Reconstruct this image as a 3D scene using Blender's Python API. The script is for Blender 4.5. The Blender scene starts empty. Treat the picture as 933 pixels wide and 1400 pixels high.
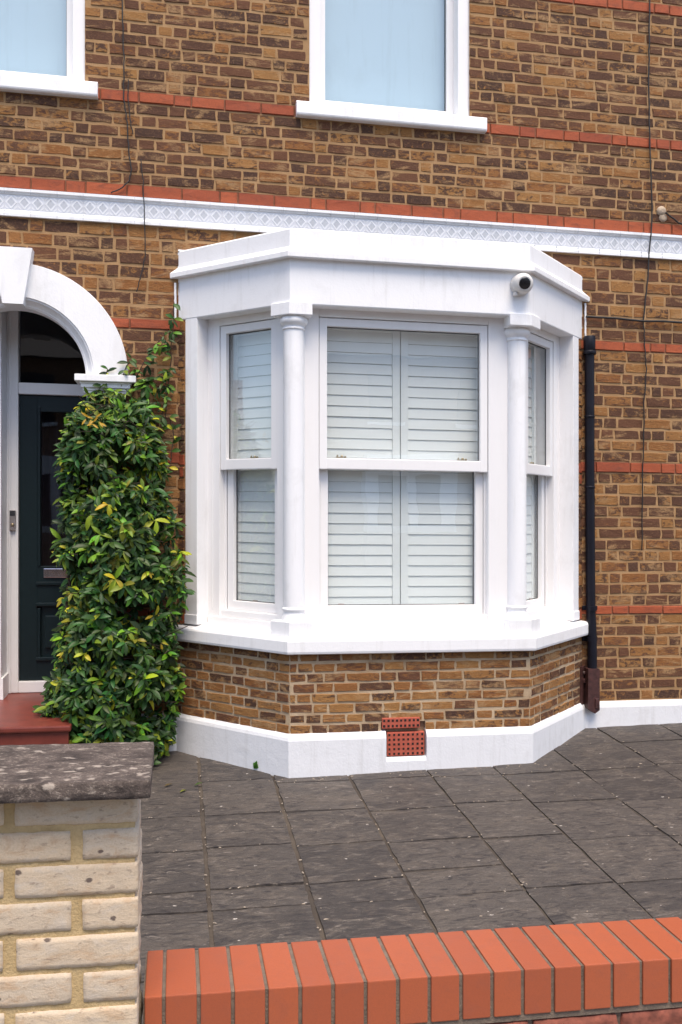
import bpy, bmesh, math, random
from mathutils import Vector, noise as mnoise
R = random.Random(7)
sc = bpy.context.scene
col = sc.collection
PI = math.pi
S2 = math.sqrt(.5)
T22 = math.tan(math.radians(22.5))

# ------------------------------------------------------------------ helpers
WORLD = {}          # object name -> world origin


def settle(x):      # the terrace has settled a little towards the right
    return -.012 * x


def street_fall(x):  # the front boundary walls follow the fall of the street
    return -.02 * (x + .08)


def nofall(x):
    return 0.


class MB:
    """collects geometry for one mesh object"""

    def __init__(self):
        self.v = []
        self.f = []
        self.c = []     # per face colour (tone, type, rand)
        self.m = []     # per face material slot
        self.s = []     # smooth

    def add(self, vs, fs, c=(0, 0, 0), m=0, s=False):
        n = len(self.v)
        self.v += [tuple(p) for p in vs]
        for f in fs:
            self.f.append([n + i for i in f])
            self.c.append(c)
            self.m.append(m)
            self.s.append(s)

    def box(self, f, a, b, c=(0, 0, 0), m=0, bev=0.):
        """box from a to b in the (w, r, z) space of the mapping f, edges chamfered by bev"""
        (x0, y0, z0), (x1, y1, z1) = a, b
        x0, x1 = min(x0, x1), max(x0, x1)
        y0, y1 = min(y0, y1), max(y0, y1)
        z0, z1 = min(z0, z1), max(z0, z1)
        if bev <= 0:
            vs = [f(x, y, z) for z in (z0, z1) for y in (y0, y1) for x in (x0, x1)]
            self.add(vs, [(0, 2, 3, 1), (4, 5, 7, 6), (0, 1, 5, 4), (2, 6, 7, 3), (0, 4, 6, 2), (1, 3, 7, 5)], c, m)
            return
        bm = bmesh.new()
        bmesh.ops.create_cube(bm, size=1)
        for v in bm.verts:
            v.co = ((x0 + x1) / 2 + v.co.x * (x1 - x0), (y0 + y1) / 2 + v.co.y * (y1 - y0), (z0 + z1) / 2 + v.co.z * (z1 - z0))
        b_ = min(bev, (x1 - x0) * .4, (y1 - y0) * .4, (z1 - z0) * .4)
        bmesh.ops.bevel(bm, geom=list(bm.edges), offset=b_, segments=2, affect='EDGES', profile=.6)
        bm.verts.index_update()
        self.add([f(*v.co) for v in bm.verts], [[v.index for v in fc.verts] for fc in bm.faces], c, m)
        bm.free()

    def poly_prism(self, f, pts, y0, y1, c=(0, 0, 0), m=0):
        """polygon pts in (w, z) extruded from depth y0 to y1"""
        n = len(pts)
        vs = [f(p[0], y0, p[1]) for p in pts] + [f(p[0], y1, p[1]) for p in pts]
        fs = [list(range(n)), list(range(2 * n - 1, n - 1, -1))]
        fs += [(i, n + i, n + (i + 1) % n, (i + 1) % n) for i in range(n)]
        self.add(vs, fs, c, m)

    def lathe(self, o, d, prof, n=24, c=(0, 0, 0), m=0, smooth=True):
        o = Vector(o)
        d = Vector(d).normalized()
        a = d.orthogonal().normalized()
        b = d.cross(a)
        vs = []
        for t, r in prof:
            for k in range(n):
                an = 2 * PI * k / n
                vs.append(o + d * t + (a * math.cos(an) + b * math.sin(an)) * r)
        fs = []
        for i in range(len(prof) - 1):
            for k in range(n):
                fs.append((i * n + k, i * n + (k + 1) % n, (i + 1) * n + (k + 1) % n, (i + 1) * n + k))
        self.add(vs, fs, c, m, smooth)
        self.add([vs[k] for k in range(n)], [list(range(n))], c, m)
        q = (len(prof) - 1) * n
        self.add([vs[q + k] for k in range(n)], [list(range(n))], c, m)

    def tube(self, pts, rad, n=8, c=(0, 0, 0), m=0):
        pts = [Vector(p) for p in pts]
        rs = rad if isinstance(rad, (list, tuple)) else [rad] * len(pts)
        vs = []
        for i, p in enumerate(pts):
            t = (pts[min(i + 1, len(pts) - 1)] - pts[max(i - 1, 0)]).normalized()
            a = t.cross(Vector((.31, .9, .2))).normalized()
            b = t.cross(a)
            for k in range(n):
                an = 2 * PI * k / n
                vs.append(p + (a * math.cos(an) + b * math.sin(an)) * rs[i])
        fs = [(i * n + k, i * n + (k + 1) % n, (i + 1) * n + (k + 1) % n, (i + 1) * n + k)
              for i in range(len(pts) - 1) for k in range(n)]
        self.add(vs, fs, c, m, True)
        e = (len(pts) - 1) * n
        self.add([vs[k] for k in range(n)], [list(range(n))], c, m)
        self.add([vs[e + k] for k in range(n)], [list(range(n))], c, m)

    def sweep(self, sections, closed=True, c=(0, 0, 0), m=0, caps=True):
        """sections: list of equal length rings of points"""
        n = len(sections[0])
        vs = [p for s in sections for p in s]
        fs = []
        rng = range(n) if closed else range(n - 1)
        for i in range(len(sections) - 1):
            for k in rng:
                fs.append((i * n + k, i * n + (k + 1) % n, (i + 1) * n + (k + 1) % n, (i + 1) * n + k))
        if caps and closed:
            fs.append(list(range(n)))
            fs.append([(len(sections) - 1) * n + k for k in range(n)])
        self.add(vs, fs, c, m)

    def build(self, name, mat, parent=None, fall=settle, label=None, recalc=True, attr=False):
        me = bpy.data.meshes.new(name)
        o0 = WORLD[parent.name] if parent else Vector((0, 0, 0))
        me.from_pydata([Vector((x, y, z + fall(x))) - o0 for x, y, z in self.v], [], self.f)
        mats = mat if isinstance(mat, (list, tuple)) else [mat]
        for mm in mats:
            me.materials.append(mm)
        me.polygons.foreach_set('material_index', self.m)
        me.polygons.foreach_set('use_smooth', self.s)
        if attr:
            at = me.attributes.new('bc', 'FLOAT_COLOR', 'FACE')
            buf = []
            for cc in self.c:
                buf += [cc[0], cc[1], cc[2], 1.]
            at.data.foreach_set('color', buf)
        if recalc:
            bm = bmesh.new()
            bm.from_mesh(me)
            bmesh.ops.recalc_face_normals(bm, faces=bm.faces)
            bm.to_mesh(me)
            bm.free()
        me.update()
        ob = bpy.data.objects.new(name, me)
        col.objects.link(ob)
        WORLD[ob.name] = o0
        if parent:
            ob.parent = parent
        if label:
            ob['label'] = label
        return ob


def thing(name, loc, label, cat, group=None):
    e = bpy.data.objects.new(name, None)
    e.empty_display_size = .1
    e.location = loc
    col.objects.link(e)
    WORLD[e.name] = Vector(loc)
    tag(e, label, cat, group)
    return e


def tag(o, label=None, cat=None, group=None, kind=None):
    if label:
        o['label'] = label
    if cat:
        o['category'] = cat
    if group:
        o['group'] = group
    if kind:
        o['kind'] = kind
    return o


# ------------------------------------------------------------------ materials
def nm(name):
    m = bpy.data.materials.new(name)
    m.use_nodes = True
    nt = m.node_tree
    nt.nodes.clear()
    out = nt.nodes.new('ShaderNodeOutputMaterial')
    return m, nt, out


class NT:
    def __init__(self, nt):
        self.nt = nt

    def n(self, typ, inp=None, **kw):
        nd = self.nt.nodes.new(typ)
        for k, v in kw.items():
            setattr(nd, k, v)
        for k, v in (inp or {}).items():
            if hasattr(v, 'is_linked') or isinstance(v, bpy.types.NodeSocket):
                self.nt.links.new(v, nd.inputs[k])
            else:
                nd.inputs[k].default_value = v
        return nd

    def coord(self, scale=(1, 1, 1), rot=(0, 0, 0)):
        t = self.n('ShaderNodeTexCoord')
        mp = self.n('ShaderNodeMapping', {'Vector': t.outputs['Object'], 'Scale': scale, 'Rotation': rot})
        return mp.outputs['Vector']

    def noise(self, vec, scale, detail=4, rough=.55, dist=0.):
        return self.n('ShaderNodeTexNoise', {'Vector': vec, 'Scale': scale, 'Detail': detail, 'Roughness': rough,
                                             'Distortion': dist}).outputs['Fac']

    def math(self, op, a, b=0., clamp=False):
        return self.n('ShaderNodeMath', {0: a, 1: b}, operation=op, use_clamp=clamp).outputs[0]

    def rng(self, v, a, b, c=0., d=1.):
        return self.n('ShaderNodeMapRange', {'Value': v, 'From Min': a, 'From Max': b, 'To Min': c, 'To Max': d}).outputs[0]

    def mix(self, fac, a, b, blend='MIX'):
        nd = self.n('ShaderNodeMix', data_type='RGBA', blend_type=blend)
        for k, v in ((0, fac), (6, a), (7, b)):
            if isinstance(v, bpy.types.NodeSocket):
                self.nt.links.new(v, nd.inputs[k])
            else:
                nd.inputs[k].default_value = (*v, 1) if isinstance(v, (tuple, list)) and len(v) == 3 else v
        return nd.outputs[2]

    def bump(self, h, strength=.3, dist=.01):
        return self.n('ShaderNodeBump', {'Height': h, 'Strength': strength, 'Distance': dist}).outputs['Normal']

    def bsdf(self, out, color, rough=.5, normal=None, spec=.5, metal=0., coat=0.):
        b = self.n('ShaderNodeBsdfPrincipled', {'Roughness': rough, 'Metallic': metal, 'Specular IOR Level': spec,
                                                'Coat Weight': coat})
        if isinstance(color, bpy.types.NodeSocket):
            self.nt.links.new(color, b.inputs['Base Color'])
        else:
            b.inputs['Base Color'].default_value = (*color, 1)
        if normal is not None:
            self.nt.links.new(normal, b.inputs['Normal'])
        self.nt.links.new(b.outputs[0], out.inputs['Surface'])
        return b


def mat_stock():
    m, nt, out = nm('stock_brick')
    N = NT(nt)
    at = N.n('ShaderNodeAttribute', attribute_name='bc')
    sep = N.n('ShaderNodeSeparateColor', {'Color': at.outputs['Color']})
    tone, rnd = sep.outputs[0], sep.outputs[2]
    vec = N.coord((1, 1, 2.0))
    off = N.n('ShaderNodeVectorMath', {0: vec, 1: at.outputs['Color']}, operation='MULTIPLY_ADD')
    nt.links.new(vec, off.inputs[2])
    off.inputs[0].default_value = (37., 41., 29.)
    v2 = off.outputs[0]
    nt.links.new(at.outputs['Color'], off.inputs[1])
    n1 = N.noise(v2, 13., 5, .62, .8)
    n2 = N.noise(v2, 34., 5, .65, .7)
    n3 = N.noise(vec, 110., 3, .6)
    n4 = N.noise(N.coord((.55, 1, 1.5)), 6.5, 6, .68, 1.2)
    k = N.math('ADD', N.math('MULTIPLY', n1, 1.45), N.math('MULTIPLY', n2, .75))
    k = N.math('SUBTRACT', k, .10)
    k = N.math('ADD', k, N.math('MULTIPLY', tone, .64))
    dark = N.rng(k, 1.18, 1.34)
    tan = N.mix(rnd, (.335, .168, .057), (.245, .098, .032))
    tan = N.mix(N.rng(n2, .52, .68), tan, (.400, .222, .088))
    tan = N.mix(N.rng(n1, .42, .30, 0, .6), tan, (.25, .108, .040))
    br = N.mix(rnd, (.066, .035, .025), (.145, .062, .033))
    br = N.mix(N.rng(n2, .5, .66, 0, .6), br, (.19, .098, .050))
    c = N.mix(dark, tan, br)
    c = N.mix(N.math('MULTIPLY', N.rng(n4, .53, .62), N.rng(n2, .36, .56, .2, .9)), c, (.385, .232, .112))
    c = N.mix(N.rng(n3, .3, .7, .0, .4), c, N.mix(.5, c, (.02, .012, .008)))
    h = N.math('ADD', N.math('MULTIPLY', n2, .7), N.math('MULTIPLY', n3, .4))
    N.bsdf(out, c, .88, N.bump(h, .55, .012), .25)
    return m


def mat_red_band():
    m, nt, out = nm('red_brick')
    N = NT(nt)
    at = N.n('ShaderNodeAttribute', attribute_name='bc')
    sep = N.n('ShaderNodeSeparateColor', {'Color': at.outputs['Color']})
    vec = N.coord((1, 1, 1.6))
    n1 = N.noise(vec, 16., 5, .6, .4)
    n3 = N.noise(vec, 120., 3, .6)
    c = N.mix(sep.outputs[0], (.41, .100, .040), (.31, .072, .034))
    c = N.mix(N.rng(n1, .5, .75, 0, .7), c, (.17, .055, .034))
    c = N.mix(N.rng(n3, .35, .7, 0, .35), c, (.10, .03, .02))
    N.bsdf(out, c, .8, N.bump(N.math('ADD', n1, N.math('MULTIPLY', n3, .4)), .4, .008), .3)
    return m


def mat_mortar(name, c0, c1, scale=14.):
    m, nt, out = nm(name)
    N = NT(nt)
    vec = N.coord()
    n1 = N.noise(vec, scale, 5, .6)
    n3 = N.noise(vec, 160., 3, .6)
    c = N.mix(N.rng(n1, .35, .7), c0, c1)
    c = N.mix(N.rng(n3, .4, .75, 0, .35), c, tuple(.55 * a for a in c0))
    N.bsdf(out, c, .92, N.bump(N.math('ADD', n1, n3), .5, .006), .2)
    return m


def mat_white(name, base=(.80, .80, .805), rough=.5, dirt=.10, bump=.12, scale=6.):
    m, nt, out = nm(name)
    N = NT(nt)
    vec = N.coord((1, 1, .8))
    n1 = N.noise(vec, scale, 6, .65, .3)
    n2 = N.noise(N.coord((14, 14, 1.2)), 1.6, 5, .65)
    n3 = N.noise(vec, 95., 3, .6)
    gr = tuple(a * .72 * b for a, b in zip(base, (1, .985, .95)))
    c = N.mix(N.math('MULTIPLY', N.rng(n1, .54, .76), dirt * 2.2), base, gr)
    c = N.mix(N.math('MULTIPLY', N.rng(n2, .54, .74), dirt * 1.9), c, gr)
    N.bsdf(out, c, rough, N.bump(N.math('ADD', N.math('MULTIPLY', n1, 1.2), N.math('MULTIPLY', n3, .35)), bump, .006), .4)
    return m


def mat_plain(name, c, rough=.5, metal=0., spec=.5, var=.15, scale=30., bump=.1, coat=0.):
    m, nt, out = nm(name)
    N = NT(nt)
    vec = N.coord()
    n1 = N.noise(vec, scale, 5, .6)
    cc = N.mix(N.rng(n1, .3, .7), tuple(a * (1 - var) for a in c), tuple(min(1, a * (1 + var)) for a in c))
    N.bsdf(out, cc, rough, N.bump(n1, bump, .004), spec, metal, coat)
    return m


def mat_glass(name, tint=(.945, .968, .96), f0=.15):
    m, nt, out = nm(name)
    N = NT(nt)
    vec = N.coord()
    wob = N.bump(N.noise(vec, 2.2, 2, .5), .02, .05)
    geo = N.n('ShaderNodeNewGeometry')
    cs = N.math('ABSOLUTE', N.n('ShaderNodeVectorMath', {0: geo.outputs['Normal'], 1: geo.outputs['Incoming']}, operation='DOT_PRODUCT').outputs['Value'])
    fr = N.math('ADD', N.math('MULTIPLY', N.math('POWER', N.math('SUBTRACT', 1., cs), 5.), (1 - f0) * .8), f0)     # Schlick, same from both sides
    tr = N.n('ShaderNodeBsdfTransparent', {'Color': (*tint, 1)})
    gl = N.n('ShaderNodeBsdfGlossy', {'Color': (1, 1, 1, 1), 'Roughness': .01, 'Normal': wob})
    mx = N.n('ShaderNodeMixShader', {0: fr, 1: tr.outputs[0], 2: gl.outputs[0]})
    nt.links.new(mx.outputs[0], out.inputs['Surface'])
    return m


def mat_leaf():
    m, nt, out = nm('leaf')
    N = NT(nt)
    at = N.n('ShaderNodeAttribute', attribute_name='bc')
    vec = N.coord()
    n1 = N.noise(vec, 60., 3, .6)
    c = N.mix(N.rng(n1, .3, .7, 0, .35), at.outputs['Color'], N.mix(.5, at.outputs['Color'], (.02, .04, .01)))
    b = N.bsdf(out, c, .42, N.bump(n1, .15, .004), .24)
    tl = N.n('ShaderNodeBsdfTranslucent', {'Color': c})
    mx = N.n('ShaderNodeMixShader', {0: .12, 1: b.outputs[0], 2: tl.outputs[0]})
    nt.links.new(mx.outputs[0], out.inputs['Surface'])
    return m


def mat_paving():
    m, nt, out = nm('riven_paving')
    N = NT(nt)
    at = N.n('ShaderNodeAttribute', attribute_name='bc')
    sep = N.n('ShaderNodeSeparateColor', {'Color': at.outputs['Color']})
    vec = N.coord((1, 1.9, 1))
    n1 = N.noise(vec, 4.5, 7, .7, 1.2)
    n2 = N.noise(N.coord((.8, 2.4, 1)), 12., 6, .70, 1.6)
    n3 = N.noise(N.coord(), 130., 3, .6)
    c = N.mix(sep.outputs[0], (.047, .040, .037), (.084, .071, .062))
    c = N.mix(N.rng(n1, .47, .62, 0, .9), c, (.106, .087, .072))
    c = N.mix(N.rng(n2, .52, .63, 0, .9), c, (.027, .023, .024))
    c = N.mix(N.rng(n2, .44, .30, 0, .7), c, (.175, .150, .130))
    c = N.mix(N.rng(n3, .35, .7, 0, .4), c, (.02, .018, .018))
    # pale lichen and droppings
    vo = N.n('ShaderNodeTexVoronoi', {'Vector': vec, 'Scale': 17., 'Randomness': 1.})
    pick = N.n('ShaderNodeSeparateColor', {'Color': vo.outputs['Color']})
    sp = N.math('MULTIPLY', N.math('GREATER_THAN', N.math('MULTIPLY', pick.outputs[1], .14), N.math('ADD', vo.outputs['Distance'], N.math('MULTIPLY', N.math('SUBTRACT', n2, .5), .5))), N.math('GREATER_THAN', pick.outputs[0], .86))
    sp = N.math('MULTIPLY', sp, N.rng(n3, .36, .5))
    c = N.mix(N.math('MULTIPLY', sp, .9), c, (.52, .48, .43))
    st = N.math('MULTIPLY', N.rng(N.noise(N.coord((1, 2.6, 1)), 11., 6, .72, 2.), .57, .66), N.rng(n1, .45, .6))
    c = N.mix(N.math('MULTIPLY', st, .7), c, (.27, .235, .20))
    h = N.math('ADD', N.math('MULTIPLY', n2, 1.), N.math('MULTIPLY', n3, .15))
    h = N.math('ADD', h, N.math('MULTIPLY', n1, .8))
    N.bsdf(out, c, .62, N.bump(h, .55, .012), .4)
    return m


def mat_buff():
    m, nt, out = nm('buff_brick')
    N = NT(nt)
    at = N.n('ShaderNodeAttribute', attribute_name='bc')
    sep = N.n('ShaderNodeSeparateColor', {'Color': at.outputs['Color']})
    vec = N.coord((1, 1, 2.2))
    n1 = N.noise(vec, 14., 6, .65, .7)
    n2 = N.noise(vec, 45., 5, .65, .4)
    n3 = N.noise(N.coord(), 260., 3, .6)
    c = N.mix(sep.outputs[0], (.60, .475, .335), (.53, .44, .335))
    c = N.mix(N.rng(n1, .52, .68, 0, .8), c, (.48, .325, .20))
    c = N.mix(N.rng(n1, .46, .30, 0, .7), c, (.53, .47, .40))
    c = N.mix(N.rng(n2, .57, .69, 0, .65), c, (.215, .160, .125))
    c = N.mix(N.rng(n3, .4, .75, 0, .25), c, (.25, .19, .14))
    vo = N.n('ShaderNodeTexVoronoi', {'Vector': N.coord((1, 1, 1.3)), 'Scale': 26., 'Randomness': 1.})
    pk = N.n('ShaderNodeSeparateColor', {'Color': vo.outputs['Color']})
    sp = N.math('MULTIPLY', N.rng(N.math('ADD', vo.outputs['Distance'], N.math('MULTIPLY', n2, .3)), .40, .34),
                N.math('GREATER_THAN', pk.outputs[1], .88))
    c = N.mix(N.math('MULTIPLY', sp, .85), c, (.075, .052, .05))
    h = N.math('ADD', n2, N.math('MULTIPLY', n3, .3))
    N.bsdf(out, c, .9, N.bump(h, .4, .005), .25)
    return m


def mat_lichen_stone():
    m, nt, out = nm('lichen_stone')
    N = NT(nt)
    vec = N.coord((1, 1.6, 1.4))
    n1 = N.noise(vec, 13., 7, .7, .9)
    n2 = N.noise(vec, 40., 6, .7, 1.)
    n3 = N.noise(N.coord(), 220., 3, .6)
    c = N.mix(N.rng(n1, .35, .65), (.048, .038, .034), (.155, .122, .104))
    c = N.mix(N.math('MULTIPLY', N.rng(n2, .55, .64, 0, .75), N.rng(n1, .42, .58)), c, (.33, .275, .23))
    c = N.mix(N.rng(n3, .42, .7, 0, .5), c, (.03, .024, .022))
    vo = N.n('ShaderNodeTexVoronoi', {'Vector': N.n('ShaderNodeVectorMath', {0: N.n('ShaderNodeTexNoise', {'Vector': vec, 'Scale': 30., 'Detail': 4.}).outputs['Color'], 1: (.07, .07, .07), 2: vec}, operation='MULTIPLY_ADD').outputs[0], 'Scale': 21., 'Randomness': 1.})
    pk = N.n('ShaderNodeSeparateColor', {'Color': vo.outputs['Color']})
    sp = N.math('MULTIPLY', N.rng(N.math('ADD', vo.outputs['Distance'], N.math('MULTIPLY', n2, .6)), .62, .46),
                N.math('GREATER_THAN', pk.outputs[0], .40))
    c = N.mix(N.math('MULTIPLY', sp, .62), c, (.50, .43, .36))
    n5 = N.noise(vec, 75., 5, .7, .8)
    c = N.mix(N.math('MULTIPLY', N.rng(n5, .56, .66), N.rng(n1, .40, .56, .1, .75)), c, (.40, .34, .285))
    h = N.math('ADD', n1, N.math('ADD', N.math('MULTIPLY', n2, .8), N.math('MULTIPLY', n3, .3)))
    N.bsdf(out, c, .88, N.bump(h, .7, .008), .25)
    return m


def mat_coping():
    m, nt, out = nm('red_coping_brick')
    N = NT(nt)
    at = N.n('ShaderNodeAttribute', attribute_name='bc')
    sep = N.n('ShaderNodeSeparateColor', {'Color': at.outputs['Color']})
    vec = N.coord()
    n1 = N.noise(vec, 22., 5, .6, .3)
    n3 = N.noise(vec, 300., 3, .6)
    c = N.mix(sep.outputs[0], (.375, .088, .031), (.325, .074, .027))
    c = N.mix(N.rng(n1, .5, .78, 0, .35), c, (.25, .075, .045))
    c = N.mix(N.rng(n3, .4, .75, 0, .22), c, (.14, .04, .025))
    N.bsdf(out, c, .50, N.bump(N.math('ADD', n1, N.math('MULTIPLY', n3, .5)), .18, .003), .6)
    return m


M = {}
M['stock'] = mat_stock()
M['redband'] = mat_red_band()
M['mortar'] = mat_mortar('lime_mortar', (.425, .262, .132), (.315, .185, .088), 7.)
M['mortar_bay'] = mat_mortar('bay_mortar', (.52, .40, .27), (.34, .23, .135), 6.)
M['sand'] = mat_mortar('sandy_mortar', (.52, .385, .205), (.40, .285, .14), 18.)
M['grey_mortar'] = mat_mortar('grey_mortar', (.20, .155, .12), (.12, .095, .076), 30.)
M['redmortar'] = mat_mortar('red_band_mortar', (.27, .125, .075), (.20, .085, .05), 20.)
M['joint'] = mat_mortar('paving_joint', (.105, .086, .068), (.040, .033, .029), 4.)
M['paint'] = mat_white('white_masonry_paint', (.84, .84, .85), dirt=.22, bump=.35, scale=4.)
M['plinthpaint'] = mat_white('white_plinth_paint', (.74, .75, .775), dirt=.22, bump=.5, scale=7.)
M['upvc'] = mat_white('white_window_paint', (.81, .80, .80), .32, .05, .03)
M['tile'] = mat_white('white_glazed_tile', (.80, .81, .83), .2, .26, .10, 12.)
M['tilepale'] = mat_white('pale_grey_tile', (.66, .68, .73), .25, .3, .08, 12.)
M['tilegrey'] = mat_white('grey_glazed_tile', (.50, .52, .555), .25, .15, .08, 12.)
M['shutter'] = mat_white('shutter_paint', (.80, .825, .825), .5, .03, .02)
M['glass'] = mat_glass('window_glass')
M['dimglass'] = mat_glass('dark_glass', (.55, .56, .58), .05)
M['seal'] = mat_plain('black_rubber', (.03, .03, .035), .6)
M['navy'] = mat_plain('navy_door_paint', (.005, .014, .017), .45, var=.12, bump=.04, spec=.3)
M['dark'] = mat_plain('dark_interior', (.018, .016, .020), .9)
M['curtain'] = mat_plain('dark_curtain', (.045, .032, .042), .9)
M['blind'] = mat_white('pale_blue_blind', (.40, .52, .59), .7, .16, .02, 1.6)
M['brass'] = mat_plain('tarnished_brass', (.42, .34, .22), .35, .8)
M['steel'] = mat_plain('brushed_steel', (.45, .40, .38), .35, .7)
M['blackplastic'] = mat_plain('black_plastic', (.008, .008, .014), .45, var=.3, scale=8, spec=.22)
M['rust'] = mat_plain('brown_painted_iron', (.055, .020, .018), .55, var=.5, scale=40, bump=.4)
M['cable'] = mat_plain('black_cable', (.014, .012, .012), .6)
M['vine'] = mat_plain('dry_stem', (.055, .035, .022), .85)
M['greenstem'] = mat_plain('green_stem', (.07, .085, .03), .7)
M['redstep'] = mat_plain('red_step_paint', (.155, .032, .021), .42, var=.22, scale=9, bump=.15)
M['terracotta'] = mat_plain('terracotta', (.40, .085, .050), .75, var=.2, scale=50)
M['hole'] = mat_plain('vent_hole', (.012, .008, .007), .9)
M['camwhite'] = mat_plain('camera_plastic', (.66, .64, .61), .35, var=.05)
M['lens'] = mat_plain('camera_lens', (.008, .007, .008), .25, var=.3, scale=400)
M['leaf'] = mat_leaf()
M['paving'] = mat_paving()
M['buff'] = mat_buff()
M['lichen'] = mat_lichen_stone()
M['coping'] = mat_coping()
M['roughred'] = mat_plain('rough_red_brick', (.20, .06, .038), .9, var=.45, scale=35, bump=.8)
M['asphalt'] = mat_plain('asphalt', (.05, .05, .052), .9, var=.25, scale=80, bump=.5)
M['flag'] = mat_plain('pavement_slab', (.22, .21, .20), .9, var=.15, scale=20, bump=.3)
M['earth'] = mat_plain('earth', (.06, .05, .035), .95, var=.3)


# ------------------------------------------------------------------ coordinate maps
def W(x, y, z):
    return (x, y, z)


BX0, BX1, BP = .012, 2.728, .63          # bay: wall ends and projection
BL, BR = BX0 + BP, BX1 - BP              # front corners
FLEN = BP / S2                           # length of a side facet


def FL(w, r, z):                          # left facet, w from the wall, r inwards
    return (BX0 + w * S2 + r * S2, -w * S2 + r * S2, z)


def FF(w, r, z):                          # front facet, w = world x
    return (w, -BP + r, z)


def FR(w, r, z):                          # right facet, w from the wall
    return (BX1 - w * S2 - r * S2, -w * S2 + r * S2, z)


def bay_pt(i, o, ext=.06):
    if i == 0:
        return (BX0 - o / S2 - ext, ext)
    if i == 1:
        return (BL - o * T22, -BP - o)
    if i == 2:
        return (BR + o * T22, -BP - o)
    return (BX1 + o / S2 + ext, ext)


def bay_sweep(mb, prof, ext=.06):
    secs = []
    for i in range(4):
        secs.append([(*bay_pt(i, o, ext), z) for o, z in prof])
    mb.sweep(secs)


# ------------------------------------------------------------------ bricks
def jit(a):
    return R.uniform(-a, a)


def brick(mb, f, s0, s1, z0, z1, c, proud=.007, ch=.0035, ja=.003):
    """one brick face with an uneven outline, standing proud of the mortar"""
    L, H = s1 - s0, z1 - z0
    nx = max(1, int(L / .05))
    pts = []
    for i in range(nx):
        pts.append((s0 + L * i / nx, z0))
    pts.append((s1, z0))
    pts.append((s1, z0 + H * .5))
    for i in range(nx):
        pts.append((s1 - L * i / nx, z1))
    pts.append((s0, z1))
    pts.append((s0, z0 + H * .5))
    jt = jit(.002)
    pr = proud + jit(.0025)
    outer, inner = [], []
    cs, cz = (s0 + s1) / 2, (z0 + z1) / 2
    for p in pts:
        a, b = p[0] + jit(ja), p[1] + jit(ja * .8)
        outer.append(f(a, .004, b))
        ia = a + (ch if a < cs else -ch) * (1 if abs(a - cs) > L * .4 else 0)
        ib = b + (ch if b < cz else -ch) * (1 if abs(b - cz) > H * .3 else 0)
        inner.append(f(ia, -pr - jit(.0012), ib))
    n = len(pts)
    mb.add(outer + inner, [(i, (i + 1) % n, n + (i + 1) % n, n + i) for i in range(n)] + [list(range(n, 2 * n))], c)


def clip(ints, cut):
    out = []
    for a, b in ints:
        if cut[1] <= a or cut[0] >= b:
            out.append((a, b))
            continue
        if cut[0] > a:
            out.append((a, cut[0]))
        if cut[1] < b:
            out.append((cut[1], b))
    return out


def row(mb, mo, f, z0, z1, base, ints, lens, joint=.011, bed=.0125, tone=None, ja=.0035, proud=.004):
    """one course: bricks into mb, backing mortar into mo"""
    for a, b in ints:
        mo.add([f(a, 0, z0), f(b, 0, z0), f(b, 0, z1), f(a, 0, z1)], [(0, 1, 2, 3)])
    s = base[0] - R.uniform(0, .2)
    k = R.randint(0, 1)
    while s < base[1]:
        r_ = R.random()
        L = (lens[k % len(lens)]) * R.uniform(.88, 1.13)
        k += 1 if r_ > .15 else 2
        e = s + L
        tn = tone() if tone else R.random()
        cc = (tn, 0, R.random())
        for a, b in ints:
            p, q = max(a, s), min(b, e)
            if q - p > .035:
                brick(mb, f, p + (joint / 2 if p == s else .002), q - (joint / 2 if q == e else .002),
                      z0 + bed / 2 + max(0, jit(.003)), z1 - bed / 2 - max(0, jit(.003)), cc, proud, ja=ja)
        s = e


# ------------------------------------------------------------------ HOUSE
house = thing('terraced_house', (1.3, 0, 0), 'brown stock brick terraced house with white bay window and red brick bands', 'house')
house_c = house

XA, XB, ZT = -3.2, 6.2, 5.9
ARX, ARZ, ARO, ARI = -.968, 2.304, .675, .415     # door arch centre and radii
UPW = [(-1.632, -.562), (.852, 1.92)]             # upper window openings
UZ0 = 4.125
z_bands = [(.803, .863), (1.777, 1.850), (2.613, 2.680), (3.435, 3.515), (4.027, 4.100), (4.962, 5.036)]
rows = []


def fill(a, b, n):
    for i in range(n):
        rows.append((a + (b - a) * i / n, a + (b - a) * (i + 1) / n))


fill(-.2, .21, 5)
fill(.21, .803, 8)
fill(.863, 1.777, 12)
fill(1.850, 2.613, 10)
fill(2.680, 3.265, 7)
fill(3.515, 4.027, 7)
fill(4.100, 4.962, 12)
fill(5.036, ZT, 12)


def wall_ints(z0, z1):
    ints = [(XA, XB)]
    zc = (z0 + z1) / 2
    if zc < 2.66:
        ints = clip(ints, (BX0 + .10, BX1 - .10))
    if zc < ARZ:
        ints = clip(ints, (ARX - ARI - .02, ARX + ARI + .012))
    elif zc < ARZ + .56:
        h = math.sqrt(max(0, .56 ** 2 - (zc - ARZ) ** 2))
        ints = clip(ints, (ARX - h, ARX + h))
    for a, b in UPW:
        if z1 > UZ0 + .03:
            ints = clip(ints, (a - .005, b + .005))
    return ints


ZROW = [0.]


def tone_wall():
    r = R.random()
    lim = .50 if ZROW[0] < 1.85 else (.60 if ZROW[0] < 3.4 else .66)     # the upper brickwork is browner
    return R.uniform(.56, 1.) if r < lim else R.uniform(.0, .5)


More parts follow.
